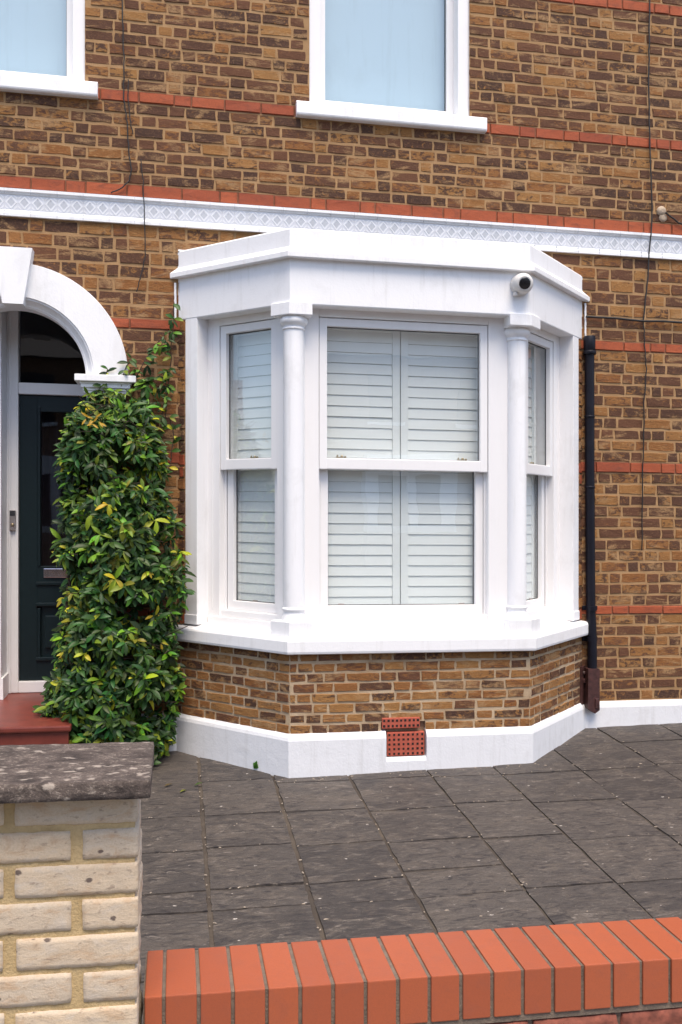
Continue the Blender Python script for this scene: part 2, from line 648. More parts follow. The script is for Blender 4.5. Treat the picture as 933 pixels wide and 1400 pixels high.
mb, mo = MB(), MB()
for z0, z1 in rows:
    ZROW[0] = z0
    row(mb, mo, W, z0, z1, (XA, XB), wall_ints(z0, z1), (.190, .094), tone=tone_wall)
wall = mo.build('brick_wall', M['mortar'], house_c)
mb.build('stock_bricks', M['stock'], wall, attr=True)
for z0, z1 in z_bands:
    ints = wall_ints(z0, z1)
    if z0 > 4.9:
        ints = [(1.925, XB)]
    for it in ints:
        b_, m_ = MB(), MB()
        row(b_, m_, W, z0, z1, it, [it], (.225, .225, .112), joint=.006, bed=.006,
            tone=lambda: R.random() ** 1.5, ja=.0015, proud=.009)
        b_.add(m_.v, m_.f, m=1)
        b_.build('red_brick_band', [M['redband'], M['redmortar']], wall, attr=True)
# brickwork of the left part above the top red band (band stops at the window) - back of the wall
b_ = MB()
b_.box(W, (XA, .32, -.2), (-1.45, .36, ZT))
b_.box(W, (-.2, .32, 2.9), (XB, .36, 4.0))
b_.box(W, (2.75, .32, -.2), (XB, .36, 2.9))
b_.box(W, (XA, .32, ZT), (XB, .0, ZT + .04))
b_.build('inner_wall', M['dark'], house_c)

# tile frieze -------------------------------------------------------------
t = MB()
prof = [(.02, 3.265), (-.022, 3.265), (-.022, 3.283), (-.013, 3.293), (-.012, 3.302), (-.006, 3.306), (-.006, 3.398),
        (-.012, 3.402), (-.016, 3.412), (-.024, 3.416), (-.024, 3.433), (.02, 3.435)]
xs = [XA + (XB - XA) * i / 40 for i in range(41)]
t.sweep([[(x, y, z) for y, z in prof] for x in xs], m=0)
# glazed pattern: grey ground tiles, raised white diamonds and corner chevrons
px, zc, hz = .0775, 3.352, .044
n = int((XB - XA) / px)


def ring(mb_, cx, cz, ro, ri, y0, y1, m, sx=.82):
    ri = max(ri, .0004)
    vs = []
    for r_ in (ro, ri):
        for y in (y0, y1):
            vs += [(cx + r_ * sx, y, cz), (cx, y, cz + r_), (cx - r_ * sx, y, cz), (cx, y, cz - r_)]
    fs = []
    for k in range(4):
        j = (k + 1) % 4
        fs += [(4 + k, 4 + j, 12 + j, 12 + k), (k, j, 4 + j, 4 + k), (8 + k, 8 + j, 12 + j, 12 + k)]
    mb_.add(vs, fs, m=m)


for i in range(n):
    cx = XA + (i + .5) * px
    t.add([(cx - px * .5 + .002, -.0064, zc - hz), (cx + px * .5 - .002, -.0064, zc - hz), (cx + px * .5 - .002, -.0064, zc + hz),
           (cx - px * .5 + .002, -.0064, zc + hz)], [(0, 1, 2, 3)], m=2)
    ring(t, cx, zc, .0225, .0, -.0066, -.0078, 1)
    ring(t, cx, zc, .041, .0305, -.0066, -.0092, 0)
    t.add([(cx - px * .5 - .0009, -.0066, zc - hz), (cx - px * .5 + .0009, -.0066, zc - hz), (cx - px * .5 + .0009, -.0066, zc + hz), (cx - px * .5 - .0009, -.0066, zc + hz)],
          [(0, 1, 2, 3)], m=1)
    for sx_ in (-1, 1):
        for sz_ in (-1, 1):
            x_, z_ = cx + sx_ * (px * .5 - .004), zc + sz_ * (hz - .003)
            d1, d2 = .0215, .0125
            t.add([(x_, -.0085, z_ - sz_ * d1), (x_ - sx_ * d1, -.0085, z_), (x_ - sx_ * d2, -.0085, z_), (x_, -.0085, z_ - sz_ * d2)], [(0, 1, 2, 3)], m=0)
x_ = XA
while x_ < XB:
    t.box(W, (x_ - .001, -.0245, 3.266), (x_ + .001, -.005, 3.302), m=1)
    t.box(W, (x_ - .001, -.0245, 3.402), (x_ + .001, -.005, 3.434), m=1)
    x_ += px * 2
t.build('tile_frieze', [M['tile'], M['tilegrey'], M['tilepale']], house_c)

# plinths ----------------------------------------------------------------
PL = [(-.03, -.16), (.024, -.16), (.027, .17), (.022, .188), (.008, .207), (-.03, .213)]
p = MB()
secs = []
NOT0, NOT1, NOTZ = 1.205, 1.448, .055    # notch for the lower air brick


def bay_sweep_pts(prof, pts):
    return [[(*q(o), z) for o, z in prof] for q in pts]


low = [(o, min(z, NOTZ)) for o, z in PL]
low = [(-.03, -.16), (.024, -.16), (.026, .032), (.022, .045), (.008, NOTZ), (-.03, NOTZ)]
p.sweep([[(*bay_pt(0, o), z) for o, z in PL], [(*bay_pt(1, o), z) for o, z in PL], [(NOT0, -BP - o, z) for o, z in PL]])
p.sweep([[(NOT1, -BP - o, z) for o, z in PL], [(*bay_pt(2, o), z) for o, z in PL], [(*bay_pt(3, o), z) for o, z in PL]])
p.sweep([[(NOT0, -BP - o, z) for o, z in low], [(NOT1, -BP - o, z) for o, z in low]])
p.build('bay_plinth', M['plinthpaint'], house_c)
p = MB()
p.sweep([[(x, -o, z) for o, z in PL] for x in (2.70, 4.0, XB)])
p.build('plinth', M['plinthpaint'], house_c)
p = MB()
p.sweep([[(x, -o, z) for o, z in PL] for x in (-.535, -.2, .05)])
p.build('plinth', M['plinthpaint'], house_c)

# bay base brickwork -------------------------------------------------------
b_, m_ = MB(), MB()


def tone_bay():
    r = R.random()
    return R.uniform(.42, .75) if r < .35 else R.uniform(.0, .38)


for i in range(8):
    z0, z1 = .20 + .475 * i / 8, .20 + .475 * (i + 1) / 8
    row(b_, m_, FL, z0, z1, (-.05, FLEN), [(-.05, FLEN)], (.185, .10), .010, .010, tone_bay)
    ints = [(BL, BR)]
    if z0 < .235:
        ints = clip(ints, (1.178, 1.446))
    row(b_, m_, FF, z0, z1, (BL, BR), ints, (.19, .10, .14), .010, .010, tone_bay)
    row(b_, m_, FR, z0, z1, (-.05, FLEN), [(-.05, FLEN)], (.185, .10), .010, .010, tone_bay)
m_.box(FF, (1.17, .03, .04), (1.46, .035, .33))
bay = m_.build('bay_base', M['mortar_bay'], house_c)
b_.build('stock_bricks', M['stock'], bay, attr=True)


def air_brick(cx, z0, w, h, nx, nz, r0, hs):
    """terracotta vent with a grid of square holes"""
    a = MB()
    a.box(FF, (cx - w / 2, r0, z0), (cx + w / 2, .03, z0 + h), bev=.004)
    ob = a.build('air_brick', M['terracotta'], house_c)
    hmb = MB()
    for i in range(nx):
        for j in range(nz):
            x = cx - w / 2 + w * (i + .5 + .1 * (i - (nx - 1) / 2) * 0) / nx
            z = z0 + h * (j + .5) / nz
            hmb.box(FF, (x - hs / 2 + jit(.001), r0 - .0012, z - hs / 2), (x + hs / 2 + jit(.001), r0 + .002, z + hs / 2))
    hmb.build('vent_hole', M['hole'], ob)


air_brick(1.297, .222, .228, .062, 9, 2, -.012, .013)
air_brick(1.326, .060, .226, .138, 8, 5, -.010, .0125)

# bay sill -----------------------------------------------------------------
s = MB()
bay_sweep(s, [(-.30, .672), (.038, .667), (.047, .672), (.050, .684), (.050, .742), (.046, .752), (.036, .757), (-.105, .783), (-.30, .786)], ext=.01)
s.build('bay_sill', M['paint'], house_c)

# fascia, cornice, parapet ----------------------------------------------------
s = MB()
bay_sweep(s, [(-.30, 2.684), (-.004, 2.680), (0, 2.686), (.0, 2.950), (-.30, 2.950)])
fas = s.build('bay_fascia', M['paint'], house_c)
s = MB()
bay_sweep(s, [(-.30, 2.948), (.036, 2.940), (.040, 2.945), (.040, 2.972), (.034, 2.980), (.010, 3.004), (.003, 3.010), (-.30, 3.010)])
s.build('cornice', M['paint'], fas)
s = MB()
bay_sweep(s, [(-.12, 3.008), (.002, 3.008), (.002, 3.108), (-.004, 3.117), (-.12, 3.120)])
s.build('parapet', M['paint'], fas)
s = MB()
pts = [bay_pt(i, -.11, .0) for i in range(4)]
s.add([(*q, 3.03) for q in pts] + [(*q, 2.7) for q in pts], [(0, 1, 2, 3), (4, 5, 6, 7)])
s.build('bay_roof', M['asphalt'], fas)
# crumbling mortar fillets where the parapet meets the wall
s = MB()
def fillet(pts_, w_):
    m_ = MB()
    m_.tube([(x + jit(.0012), y, z) for x, y, z in pts_], [w_ * R.uniform(.85, 1.1) for _ in pts_], 6)
    m_.build('mortar_fillet', M['paint'], fas)


fillet([(-.006, -.008, 2.69 + .016 * k) for k in range(15)], .008)
fillet([(2.748, -.008, 2.61 + .02 * k) for k in range(17)], .007)
fillet([(.012 + .012 * k, -.004, 3.119) for k in range(8)], .007)
# brick jambs beside the bay windows
for f, nm_ in ((FL, 'l'), (FR, 'r')):
    b_, m_ = MB(), MB()
    for i in range(25):
        z0, z1 = .77 + 1.91 * i / 25, .77 + 1.91 * (i + 1) / 25
        for a, b in ((-.06, .058),):
            m_.add([f(a, .006, z0), f(b, .006, z0), f(b, .006, z1), f(a, .006, z1)], [(0, 1, 2, 3)])
            m_.add([f(b, .006, z0), f(b, .2, z0), f(b, .2, z1), f(b, .006, z1)], [(0, 1, 2, 3)])
            red = i in (14, 13)
            red = abs((z0 + z1) / 2 - 1.81) < .035 or abs((z0 + z1) / 2 - .83) < .03
            q = R.uniform(.0, .02)
            g = lambda w, r, z, f=f: f(w, r + .004, z)
            if i % 2:
                brick(b_, g, a, .052, z0 + .006, z1 - .006, (tone_wall(), 0, R.random()))
            else:
                brick(b_, g, a, -.012 + q, z0 + .006, z1 - .006, (tone_wall(), 0, R.random()))
                brick(b_, g, .0 + q, .052, z0 + .006, z1 - .006, (tone_wall(), 0, R.random()))
            if red:
                for k in range(len(b_.f) - 13, len(b_.f)):
                    if k >= 0:
                        b_.m[k] = 1
    j = m_.build('brick_jamb', M['mortar'], house_c)
    b_.build('stock_bricks', [M['stock'], M['redband']], j, attr=True)

# pilasters --------------------------------------------------------------------
for f in (FL, FR):
    s = MB()
    s.box(f, (.060, .002, .775), (.160, .30, 2.683), bev=.003)
    s.box(f, (.057, -.004, .775), (.164, .03, .835), bev=.003)
    s.build('bay_pilaster', M['paint'], house_c)

# corner columns ------------------------------------------------------------------
for sx in (1, -1):
    cx0 = BL if sx == 1 else BR

    def CB(d, e, z, sx=sx, cx0=cx0):      # d inwards along the bisector, e sideways
        return (cx0 + sx * (.383 * d - .924 * e), -BP + .924 * d + .383 * e, z)
    cd_ = .085 if sx == 1 else .115
    ctr = CB(cd_, 0, 0)
    g = MB()
    rs = .0605
    g.lathe((ctr[0], ctr[1], .84), (0, 0, 1), [(0, rs), (1.79, rs * .985)], 40)
    # engaged strip between column and window frame
    g.poly_prism(lambda w, r, z: CB(r, w, z), [(-.055, .80), (.055, .80), (.055, 2.684), (-.055, 2.684)], cd_ + .035, cd_ + .16)
    co = g.build('bay_column', M['paint'], house_c)

    def chevron(mb_, z0, z1, o, la, lb, dp):
        """block wrapped round the bay corner: la along the side facet, lb along the front"""
        P0 = (cx0 - sx * o * T22, -BP - o)
        A = (P0[0] - sx * la * S2, P0[1] + la * S2)
        B = (P0[0] + sx * lb, P0[1])
        A2 = (A[0] + sx * dp * S2, A[1] + dp * S2)
        B2 = (B[0], B[1] + dp)
        C2 = CB(dp * 1.08, 0, 0)[:2]
        ring_ = [P0, B, B2, C2, A2, A]
        chm = .004
        vs = []
        cxm = sum(q[0] for q in ring_) / 6
        cym = sum(q[1] for q in ring_) / 6
        secs_ = []
        for z_, k in ((z0, chm), (z0 + chm, 0), (z1 - chm, 0), (z1, chm)):
            secs_.append([(q[0] + (cxm - q[0]) * k * 6, q[1] + (cym - q[1]) * k * 6, z_) for q in ring_])
        mb_.sweep(secs_)
    g = MB()
    chevron(g, 2.618, 2.692, .014, .135, .135, .19)
    prof = [(0, .060), (.004, .066), (.008, .067), (.014, .063), (.018, .061), (.026, .064), (.034, .075), (.044, .081),
            (.056, .083), (.066, .080), (.074, .072), (.082, .070)]
    g.lathe((ctr[0], ctr[1], 2.540), (0, 0, 1), prof, 40)
    g.build('capital', M['paint'], co)
    g = MB()
    chevron(g, .762, .852, .014, .135, .135, .19)
    g.lathe((ctr[0], ctr[1], .848), (0, 0, 1), [(0, .070), (.02, .070), (.038, .064), (.05, .060), (.058, .062), (.066, .069), (.074, .069), (.080, .061)], 40)
    g.build('column_base', M['paint'], co)


# sash windows ----------------------------------------------------------------------
def sash_window(f, a, b, fa, fb, mirror, locks):
    """a..b outer width of the sashes; fa..fb outer width of the box frame"""
    z_sill, z_low, z_mid0, z_mid1, z_top = .872, .925, 1.738, 1.806, 2.584
    fr = MB()
    fr.box(f, (fa, .10, .80), (a, .34, 2.69), bev=.003)
    fr.box(f, (b, .10, .80), (fb, .34, 2.69), bev=.003)
    fr.box(f, (a, .10, 2.636), (b, .34, 2.69), bev=.003)
    fr.box(f, (fa, .108, 2.640), (fb, .12, 2.67), bev=.002)
    fr.box(f, (fa + .012, .085, .765), (fb - .012, .34, .826), bev=.004)      # sub sill, two steps
    fr.box(f, (a - .03, .112, .826), (b + .03, .34, .868), bev=.004)
    # staff beads either side of the sash track
    for w0, w1 in ((a, a + .014), (b - .014, b)):
        fr.box(f, (w0, .148, .868), (w1, .156, z_mid0), bev=.001)
    for w0, w1 in ((fa + .035, fa + .045), (fb - .045, fb - .035)):
        fr.box(f, (w0, .0965, .87), (w1, .104, 2.63), bev=.002)
    frame = fr.build('sash_window', M['upvc'], house_c)
    st = .050
    us = MB()
    r0, r1 = .106, .150
    us.box(f, (a + .003, r0, z_mid0), (a + st, r1, 2.633), bev=.004)
    us.box(f, (b - st, r0, z_mid0), (b - .003, r1, 2.633), bev=.004)
    us.box(f, (a + st - .006, r0 + .001, z_top), (b - st + .006, r1, 2.632), bev=.004)
    us.box(f, (a + st - .006, r0 + .001, z_mid0 + .001), (b - st + .006, r1, z_mid1), bev=.006)
    us.build('upper_sash', M['upvc'], frame)
    sl = MB()
    for w0, w1, q0, q1 in ((a + st, b - st, z_top - .004, z_top), (a + st, b - st, z_mid1, z_mid1 + .003),
                           (a + st, a + st + .004, z_mid1, z_top), (b - st - .004, b - st, z_mid1, z_top)):
        sl.box(f, (w0, .135, q0), (w1, .141, q1))
    sl.build('glazing_seal', M['seal'], frame)
    gl = MB()
    gl.add([f(a + .04, .142, z_mid1 - .01), f(b - .04, .142, z_mid1 - .01), f(b - .04, .142, z_top + .01), f(a + .04, .142, z_top + .01)], [(0, 1, 2, 3)])
    gl.build('window_pane', M['glass'], frame, recalc=False)
    ls = MB()
    r0, r1 = .158, .203
    ls.box(f, (a + .014, r0, z_sill - .004), (a + .014 + st, r1, 1.80), bev=.004)
    ls.box(f, (b - .014 - st, r0, z_sill - .004), (b - .014, r1, 1.80), bev=.004)
    ls.box(f, (a + .05, r0 + .001, z_sill - .004), (b - .05, r1, z_low), bev=.004)
    ls.box(f, (a + .05, r0 + .001, 1.752), (b - .05, r1, 1.802), bev=.004)
    ls.build('lower_sash', M['upvc'], frame)
    q = a + .014 + st
    e = b - .014 - st
    sl = MB()
    for w0, w1, q0, q1 in ((q, e, z_low, z_low + .004), (q, q + .005, z_low, 1.752), (e - .005, e, z_low, 1.752)):
        sl.box(f, (w0, .187, q0), (w1, .193, q1))
    sl.build('glazing_seal', M['seal'], frame)
    gl = MB()
    gl.add([f(q - .01, .194, z_low - .01), f(e + .01, .194, z_low - .01), f(e + .01, .194, 1.76), f(q - .01, .194, 1.76)], [(0, 1, 2, 3)])
    gl.build('window_pane', M['glass'], frame, recalc=False)
    for w in locks:
        k = MB()
        k.box(f, (w - .026, .164, 1.803), (w + .026, .192, 1.808), bev=.001)
        k.box(f, (w - .034, .172, 1.808), (w + .012, .182, 1.8165), bev=.003)
        o_ = f(w + .004, .178, 1.808)
        k.lathe(o_, (0, 0, 1), [(0, .010), (.012, .010), (.018, .006)], 12)
        o_ = f(w + .024, .178, 1.808)
        k.lathe(o_, (0, 0, 1), [(0, .006), (.006, .008), (.014, .005)], 12)
        o_ = f(w - .024, .178, 1.808)
        k.lathe(o_, (0, 0, 1), [(0, .005), (.010, .006), (.020, .003)], 12)
        k.build('sash_lock', M['brass'], frame)
    for w in locks:
        k = MB()
        k.box(f, (w - .018, .184, z_low + .002), (w + .018, .192, z_low + .010), bev=.001)
        k.build('sash_lift', M['steel'], frame)
    return frame


wl = sash_window(FL, .257, .715, .158, .860, False, (.475,))
wr = sash_window(FR, .257, .715, .158, .860, True, (.44,))
wf = sash_window(FF, .827, 1.872, BL + .045, BR - .045, False, (.975, 1.73))


# plantation shutters -------------------------------------------------------------------
def shutter(f, a, b, r, st=.047):
    s = MB()
    z0, z1 = .835, 2.66
    s.box(f, (a, r, z0), (a + st, r + .028, z1), bev=.003)
    s.box(f, (b - st, r, z0), (b, r + .028, z1), bev=.003)
    s.box(f, (a + st, r, z0), (b - st, r + .028, z0 + .07), bev=.002)
    s.box(f, (a + st, r, z1 - .075), (b - st, r + .028, z1), bev=.002)
    s.box(f, (a + st, r, 1.735), (b - st, r + .028, 1.80), bev=.002)
    ob = s.build('shutter', M['shutter'], house_c)
    s = MB()
    for q0, q1 in ((z0 + .072, 1.733), (1.802, z1 - .077)):
        n = round((q1 - q0) / .0655)
        pz = (q1 - q0) / n
        for k in range(n):
            zb = q0 + pz * k
            tl = jit(.0012)
            # a thin louvre blade, its lower edge leaning out towards the glass
            A = [(.005 + tl, zb + .0030), (.008 + tl, zb + .001), (.0150, zb + pz - .0005), (.0115, zb + pz + .0005)]
            secs_ = []
            for w in (a + st + .001, b - st - .001):
                secs_.append([f(w, r + rr, zz) for rr, zz in A])
            s.sweep(secs_)
    s.build('louvre_slats', M['shutter'], ob)


shutter(FF, .775, 1.346, .213)
shutter(FF, 1.351, 1.93, .213)
shutter(FL, .252, .80, .213, .054)
shutter(FR, .285, .80, .213, .062)
# dim room behind the shutters
rm = MB()
pts = [bay_pt(i, -.40, .0) for i in range(4)]
rm.sweep([[(BX0 + .10, .40, .3), (BX1 - .10, .40, .3), (BX1 - .10, .40, 2.9), (BX0 + .10, .40, 2.9)],
          [(BX0 + .10, 3.4, .3), (BX1 - .10, 3.4, .3), (BX1 - .10, 3.4, 2.9), (BX0 + .10, 3.4, 2.9)]], caps=False)
rm.add([(BX0 + .10, 3.4, .3), (BX1 - .10, 3.4, .3), (BX1 - .10, 3.4, 2.9), (BX0 + .10, 3.4, 2.9)], [(0, 1, 2, 3)])
rm.add([(BX0 + .02, .40, .3), (BX0 + .10, .40, .3), (BX0 + .10, .0, .3), (BX0 + .10, .0, 2.9), (BX0 + .10, .40, 2.9)], [(1, 2, 3, 4)])
rm.add([(BX1 - .10, .40, .3), (BX1 - .10, .0, .3), (BX1 - .10, .0, 2.9), (BX1 - .10, .40, 2.9)], [(0, 1, 2, 3)])
for z in (.72, 2.72):
    rm.add([(BX0 + .1, .41, z), (BX1 - .1, .41, z), (BX1 - .1, .0, z), (BR - .1, -.5, z), (BL + .1, -.5, z), (BX0 + .1, 0, z)], [(0, 1, 2, 3, 4, 5)])
rm.build('room_interior', M['dark'], house_c, recalc=False)

# upper windows ----------------------------------------------------------------------------
for (a, b), lab in zip(UPW, ('left', 'mid')):
    fr = MB()
    zt = ZT - .3
    fr.box(W, (a - .010, .012, UZ0 - .02), (a + .070, .24, zt), bev=.004)
    fr.box(W, (b - .070, .012, UZ0 - .02), (b + .010, .24, zt), bev=.004)
    fr.box(W, (a + .03, .10, UZ0 - .02), (b - .03, .24, UZ0 + .035), bev=.004)
    fr.box(W, (a, .028, zt), (b, .24, zt + .1), bev=.004)
    fo = fr.build('upper_window', M['upvc'], house_c)
    ss = MB()
    q0, q1, q2 = a + .068, b - .068, UZ0 + .033
    ss.box(W, (q0, .115, q2), (q0 + .05, .17, zt), bev=.006)
    ss.box(W, (q1 - .05, .115, q2), (q1, .17, zt), bev=.006)
    ss.box(W, (q0 + .046, .116, q2), (q1 - .046, .17, q2 + .05), bev=.006)
    ss.build('sash', M['upvc'], fo)
    gl = MB()
    gl.add([(q0 + .04, .150, q2 + .04), (q1 - .04, .150, q2 + .04), (q1 - .04, .150, zt), (q0 + .04, .150, zt)], [(0, 1, 2, 3)])
    gl.build('window_pane', M['glass'], fo, recalc=False)
    sl = MB()
    sl.box(W, (q1 - .054, .138, q2 + .05), (q1 - .049, .149, zt))
    sl.build('glazing_seal', M['seal'], fo)
    bl = MB()
    n = 30
    bl.sweep([[(q0 - .01 + (q1 - q0 + .02) * i / n, .205 + .0, z) for z in (q2 - .02, zt)] for i in range(n + 1)], closed=False)
    bl.build('roller_blind', M['blind'], fo, recalc=False)
    bk = MB()
    bk.add([(a, .30, UZ0 - .1), (b, .30, UZ0 - .1), (b, .30, ZT), (a, .30, ZT)], [(0, 1, 2, 3)])
    bk.build('room_interior', M['dark'], fo, recalc=False)
    si = MB()
    sa, sb = (a - .09, b + .085) if lab == 'left' else (.757, 2.030)
    secs_ = []
    pr = [(.20, 4.034), (-.045, 4.024), (-.052, 4.030), (-.055, 4.038), (-.055, 4.104), (-.050, 4.114), (-.04, 4.118), (.10, 4.136), (.20, 4.136)]
    for i in range(9):
        x = sa + (sb - sa) * i / 8
        secs_.append([(x, y, z) for y, z in pr])
    si.sweep(secs_)
    si.build('window_sill', M['paint'], fo)

# ------------------------------------------------------------------ doorway
a = MB()
prof = [(.675, .03), (.675, -.042), (.672, -.048), (.470, -.048), (.466, -.036), (.458, -.036), (.455, -.026), (.445, -.010),
        (.432, .004), (.424, .006), (.420, .014), (.415, .016), (.415, .13), (.60, .13), (.60, .03)]
secs_ = []
for i in range(49):
    an = PI * i / 48
    secs_.append([(ARX + r * math.cos(an), y, ARZ + r * math.sin(an)) for r, y in prof])
a.sweep(secs_)
arch = a.build('door_arch', M['paint'], house_c)
k = MB()
kp = [(-.112, 3.056), (.112, 3.056), (.108, 3.02), (.060, 2.716), (-.060, 2.716), (-.108, 3.02)]
k.poly_prism(W, [(ARX + x, z) for x, z in kp], -.095, .10)
k.build('keystone', M['paint'], arch)
for side in (1, -1):
    im = MB()
    xc = ARX + side * .54

    def bx(z0, z1, o, d):
        im.box(W, (xc - .175 - o + .0, -d, z0), (xc + .175 + o, .12, z1), bev=.005)
    bx(2.268, 2.310, .008, .088)
    bx(2.255, 2.268, -.018, .066)
    bx(2.232, 2.255, -.026, .060)
    bx(2.215, 2.232, -.036, .048)
    bx(2.200, 2.215, -.042, .040)
    im.build('impost', M['paint'], arch)

YD = .47
po = MB()
po.box(W, (-1.50, .13, -.05), (-1.44, YD + .05, 2.92))
po.box(W, (-1.44, YD - .20, -.05), (-1.101, YD + .05, 2.92))
po.box(W, (-1.101, YD - .202, .25), (-1.087, YD, .40), bev=.004)                # skirting
po.box(W, (-1.44, .13, 2.86), (-.22, YD + .4, 2.92))
po.box(W, (-.27, .13, -.05), (-.22, YD + .4, 2.86))
po.box(W, (-.548, .008, -.05), (-.27, .13, 2.21))
po.build('porch', M['paint'], house_c)
DX0, DX1 = -1.028, -.363
df = MB()
df.box(W, (-1.101, YD, .264), (DX0, YD + .09, 2.86), bev=.005)
df.box(W, (DX0, YD + .002, 2.241), (-.27, YD + .09, 2.317), bev=.006)
df.box(W, (DX0, YD + .002, .264), (-.27, YD + .09, .337), bev=.004)
df.box(W, (-.36, YD + .002, .22), (-.272, YD + .09, 2.86), bev=.004)
df.box(W, (-1.087, YD - .012, .264), (-1.073, YD + .002, 2.86), bev=.003)
dfo = df.build('door_frame', M['upvc'], house_c)
g = MB()
g.add([(-1.04, YD + .05, 2.31), (-.35, YD + .05, 2.31), (-.35, YD + .05, 2.87), (-1.04, YD + .05, 2.87)], [(0, 1, 2, 3)])
g.build('fanlight', M['dimglass'], dfo, recalc=False)

d = MB()
x0, x1, z0, z1 = DX0 + .003, DX1, .339, 2.239
yd = YD + .03
d.box(W, (x0, yd, z0), (x0 + .115, yd + .045, z1), bev=.004)
d.box(W, (x1 - .115, yd, z0), (x1, yd + .045, z1), bev=.004)
d.box(W, (x0 + .11, yd + .001, z0), (x1 - .11, yd + .045, .480), bev=.004)
d.box(W, (x0 + .11, yd + .001, .83), (x1 - .11, yd + .045, 1.10), bev=.004)
d.box(W, (x0 + .11, yd + .001, 2.13), (x1 - .11, yd + .045, z1), bev=.004)
d.box(W, (x0 + .11, yd + .022, .44), (x1 - .11, yd + .040, .84))
for zz in (.482, .845, .985):                                       # raised mouldings round the panels
    d.box(W, (x0 + .105, yd - .012, zz - .012), (x1 - .105, yd + .02, zz + .012), bev=.005)
d.box(W, (x0 + .115, yd - .008, .49), (x0 + .135, yd + .03, .82), bev=.005)
d.box(W, (x0 + .115, yd - .008, 1.10), (x0 + .135, yd + .03, 2.16), bev=.005)
d.box(W, (x0 + .16, yd + .004, .55), (x1 - .16, yd + .03, .77), bev=.008)
door = d.build('front_door', M['navy'], house_c)
g = MB()
g.add([(x0 + .11, yd + .028, 1.09), (x1 - .11, yd + .028, 1.09), (x1 - .11, yd + .028, 2.17), (x0 + .11, yd + .028, 2.17)], [(0, 1, 2, 3)])
g.build('door_glass', M['dimglass'], door, recalc=False)
lb = MB()
lb.box(W, (x0 + .155, yd - .008, 1.023), (x1 - .17, yd + .01, 1.085), bev=.004)
lb.build('letterbox', mat_plain('polished_chrome', (.62, .55, .58), .12, 1., var=.2, scale=14), door)
cu = MB()
n = 40
cu.sweep([[(x0 + .05 + (x1 - x0 - .1) * i / n, YD + .20 + .025 * math.sin(i * .9), z) for z in (.2, 2.22)] for i in range(n + 1)], closed=False)
cu.build('curtain', M['curtain'], door, recalc=False)
hb = MB()
hb.box(W, (-1.3, YD + .35, 0), (-.2, YD + .40, 3.0))
hb.build('room_interior', M['dark'], house_c)

# doorstep
d = MB()
d.box(W, (-1.42, -.49, -.12), (-.60, .13, .230), bev=.004)
d.box(W, (-1.10, .13, -.10), (-.272, YD + .02, .262))
d.box(W, (-1.44, .13, -.10), (-1.10, YD - .20, .262))
d.box(W, (-1.44, -.51, .229), (-.585, .15, .264), bev=.010)
d.build('step_tread', M['redstep'], None)
ds = bpy.data.objects['step_tread']
ds.name = 'doorstep'
tag(ds, 'glossy red painted doorstep below the navy front door', 'doorstep')

# doorbell ------------------------------------------------------------------------------
db = thing('doorbell', (-1.060, YD, 1.40), 'small steel doorbell on the white frame beside the navy door', 'doorbell')
k = MB()
k.box(W, (-1.080, YD - .024, 1.337), (-1.041, YD + .001, 1.472), bev=.006)
k.build('bell_case', M['steel'], db)
k = MB()
k.box(W, (-1.077, YD - .027, 1.434), (-1.044, YD - .022, 1.468), bev=.003)
k.build('bell_camera', M['seal'], db)
k = MB()
k.lathe((-1.0605, YD - .024, 1.374), (0, -1, 0), [(0, .011), (.003, .011), (.005, .006)], 16)
k.build('button', M['brass'], db)

# security camera -----------------------------------------------------------------------
cp = (2.035, -BP, 2.862)
cam_t = thing('security_camera', (cp[0], cp[1], cp[2] + settle(cp[0])), 'white dome security camera with a black lens on the bay fascia', 'camera')
k = MB()
k.lathe(cp, (0, -1, 0), [(-.01, .064), (.012, .064), (.020, .060), (.030, .056)], 36)
k.build('mounting_plate', M['camwhite'], cam_t)
ax = Vector((-.10, -.93, -.20)).normalized()
c0 = Vector(cp) + Vector((0, -.045, 0))
k = MB()
prof = [(-.05, .030)] + [(.062 * math.sin(u_), .062 * math.cos(u_)) for u_ in [math.radians(x) for x in range(-45, 41, 8)]] + [(.048, .040), (.046, .036)]
k.lathe(c0, ax, prof, 36)
k.build('camera_ball', M['camwhite'], cam_t)
k = MB()
k.lathe(c0, ax, [(.038, .034), (.0495, .034), (.051, .030), (.052, .0)], 32)
k.build('lens', M['lens'], cam_t)
k = MB()
k.lathe(Vector(cp) + Vector((-.040, -.03, -.062)), (-.2, -1, -.2), [(-.02, .013), (.014, .013), (.017, .009)], 16)
k.build('cable_gland', M['camwhite'], cam_t)

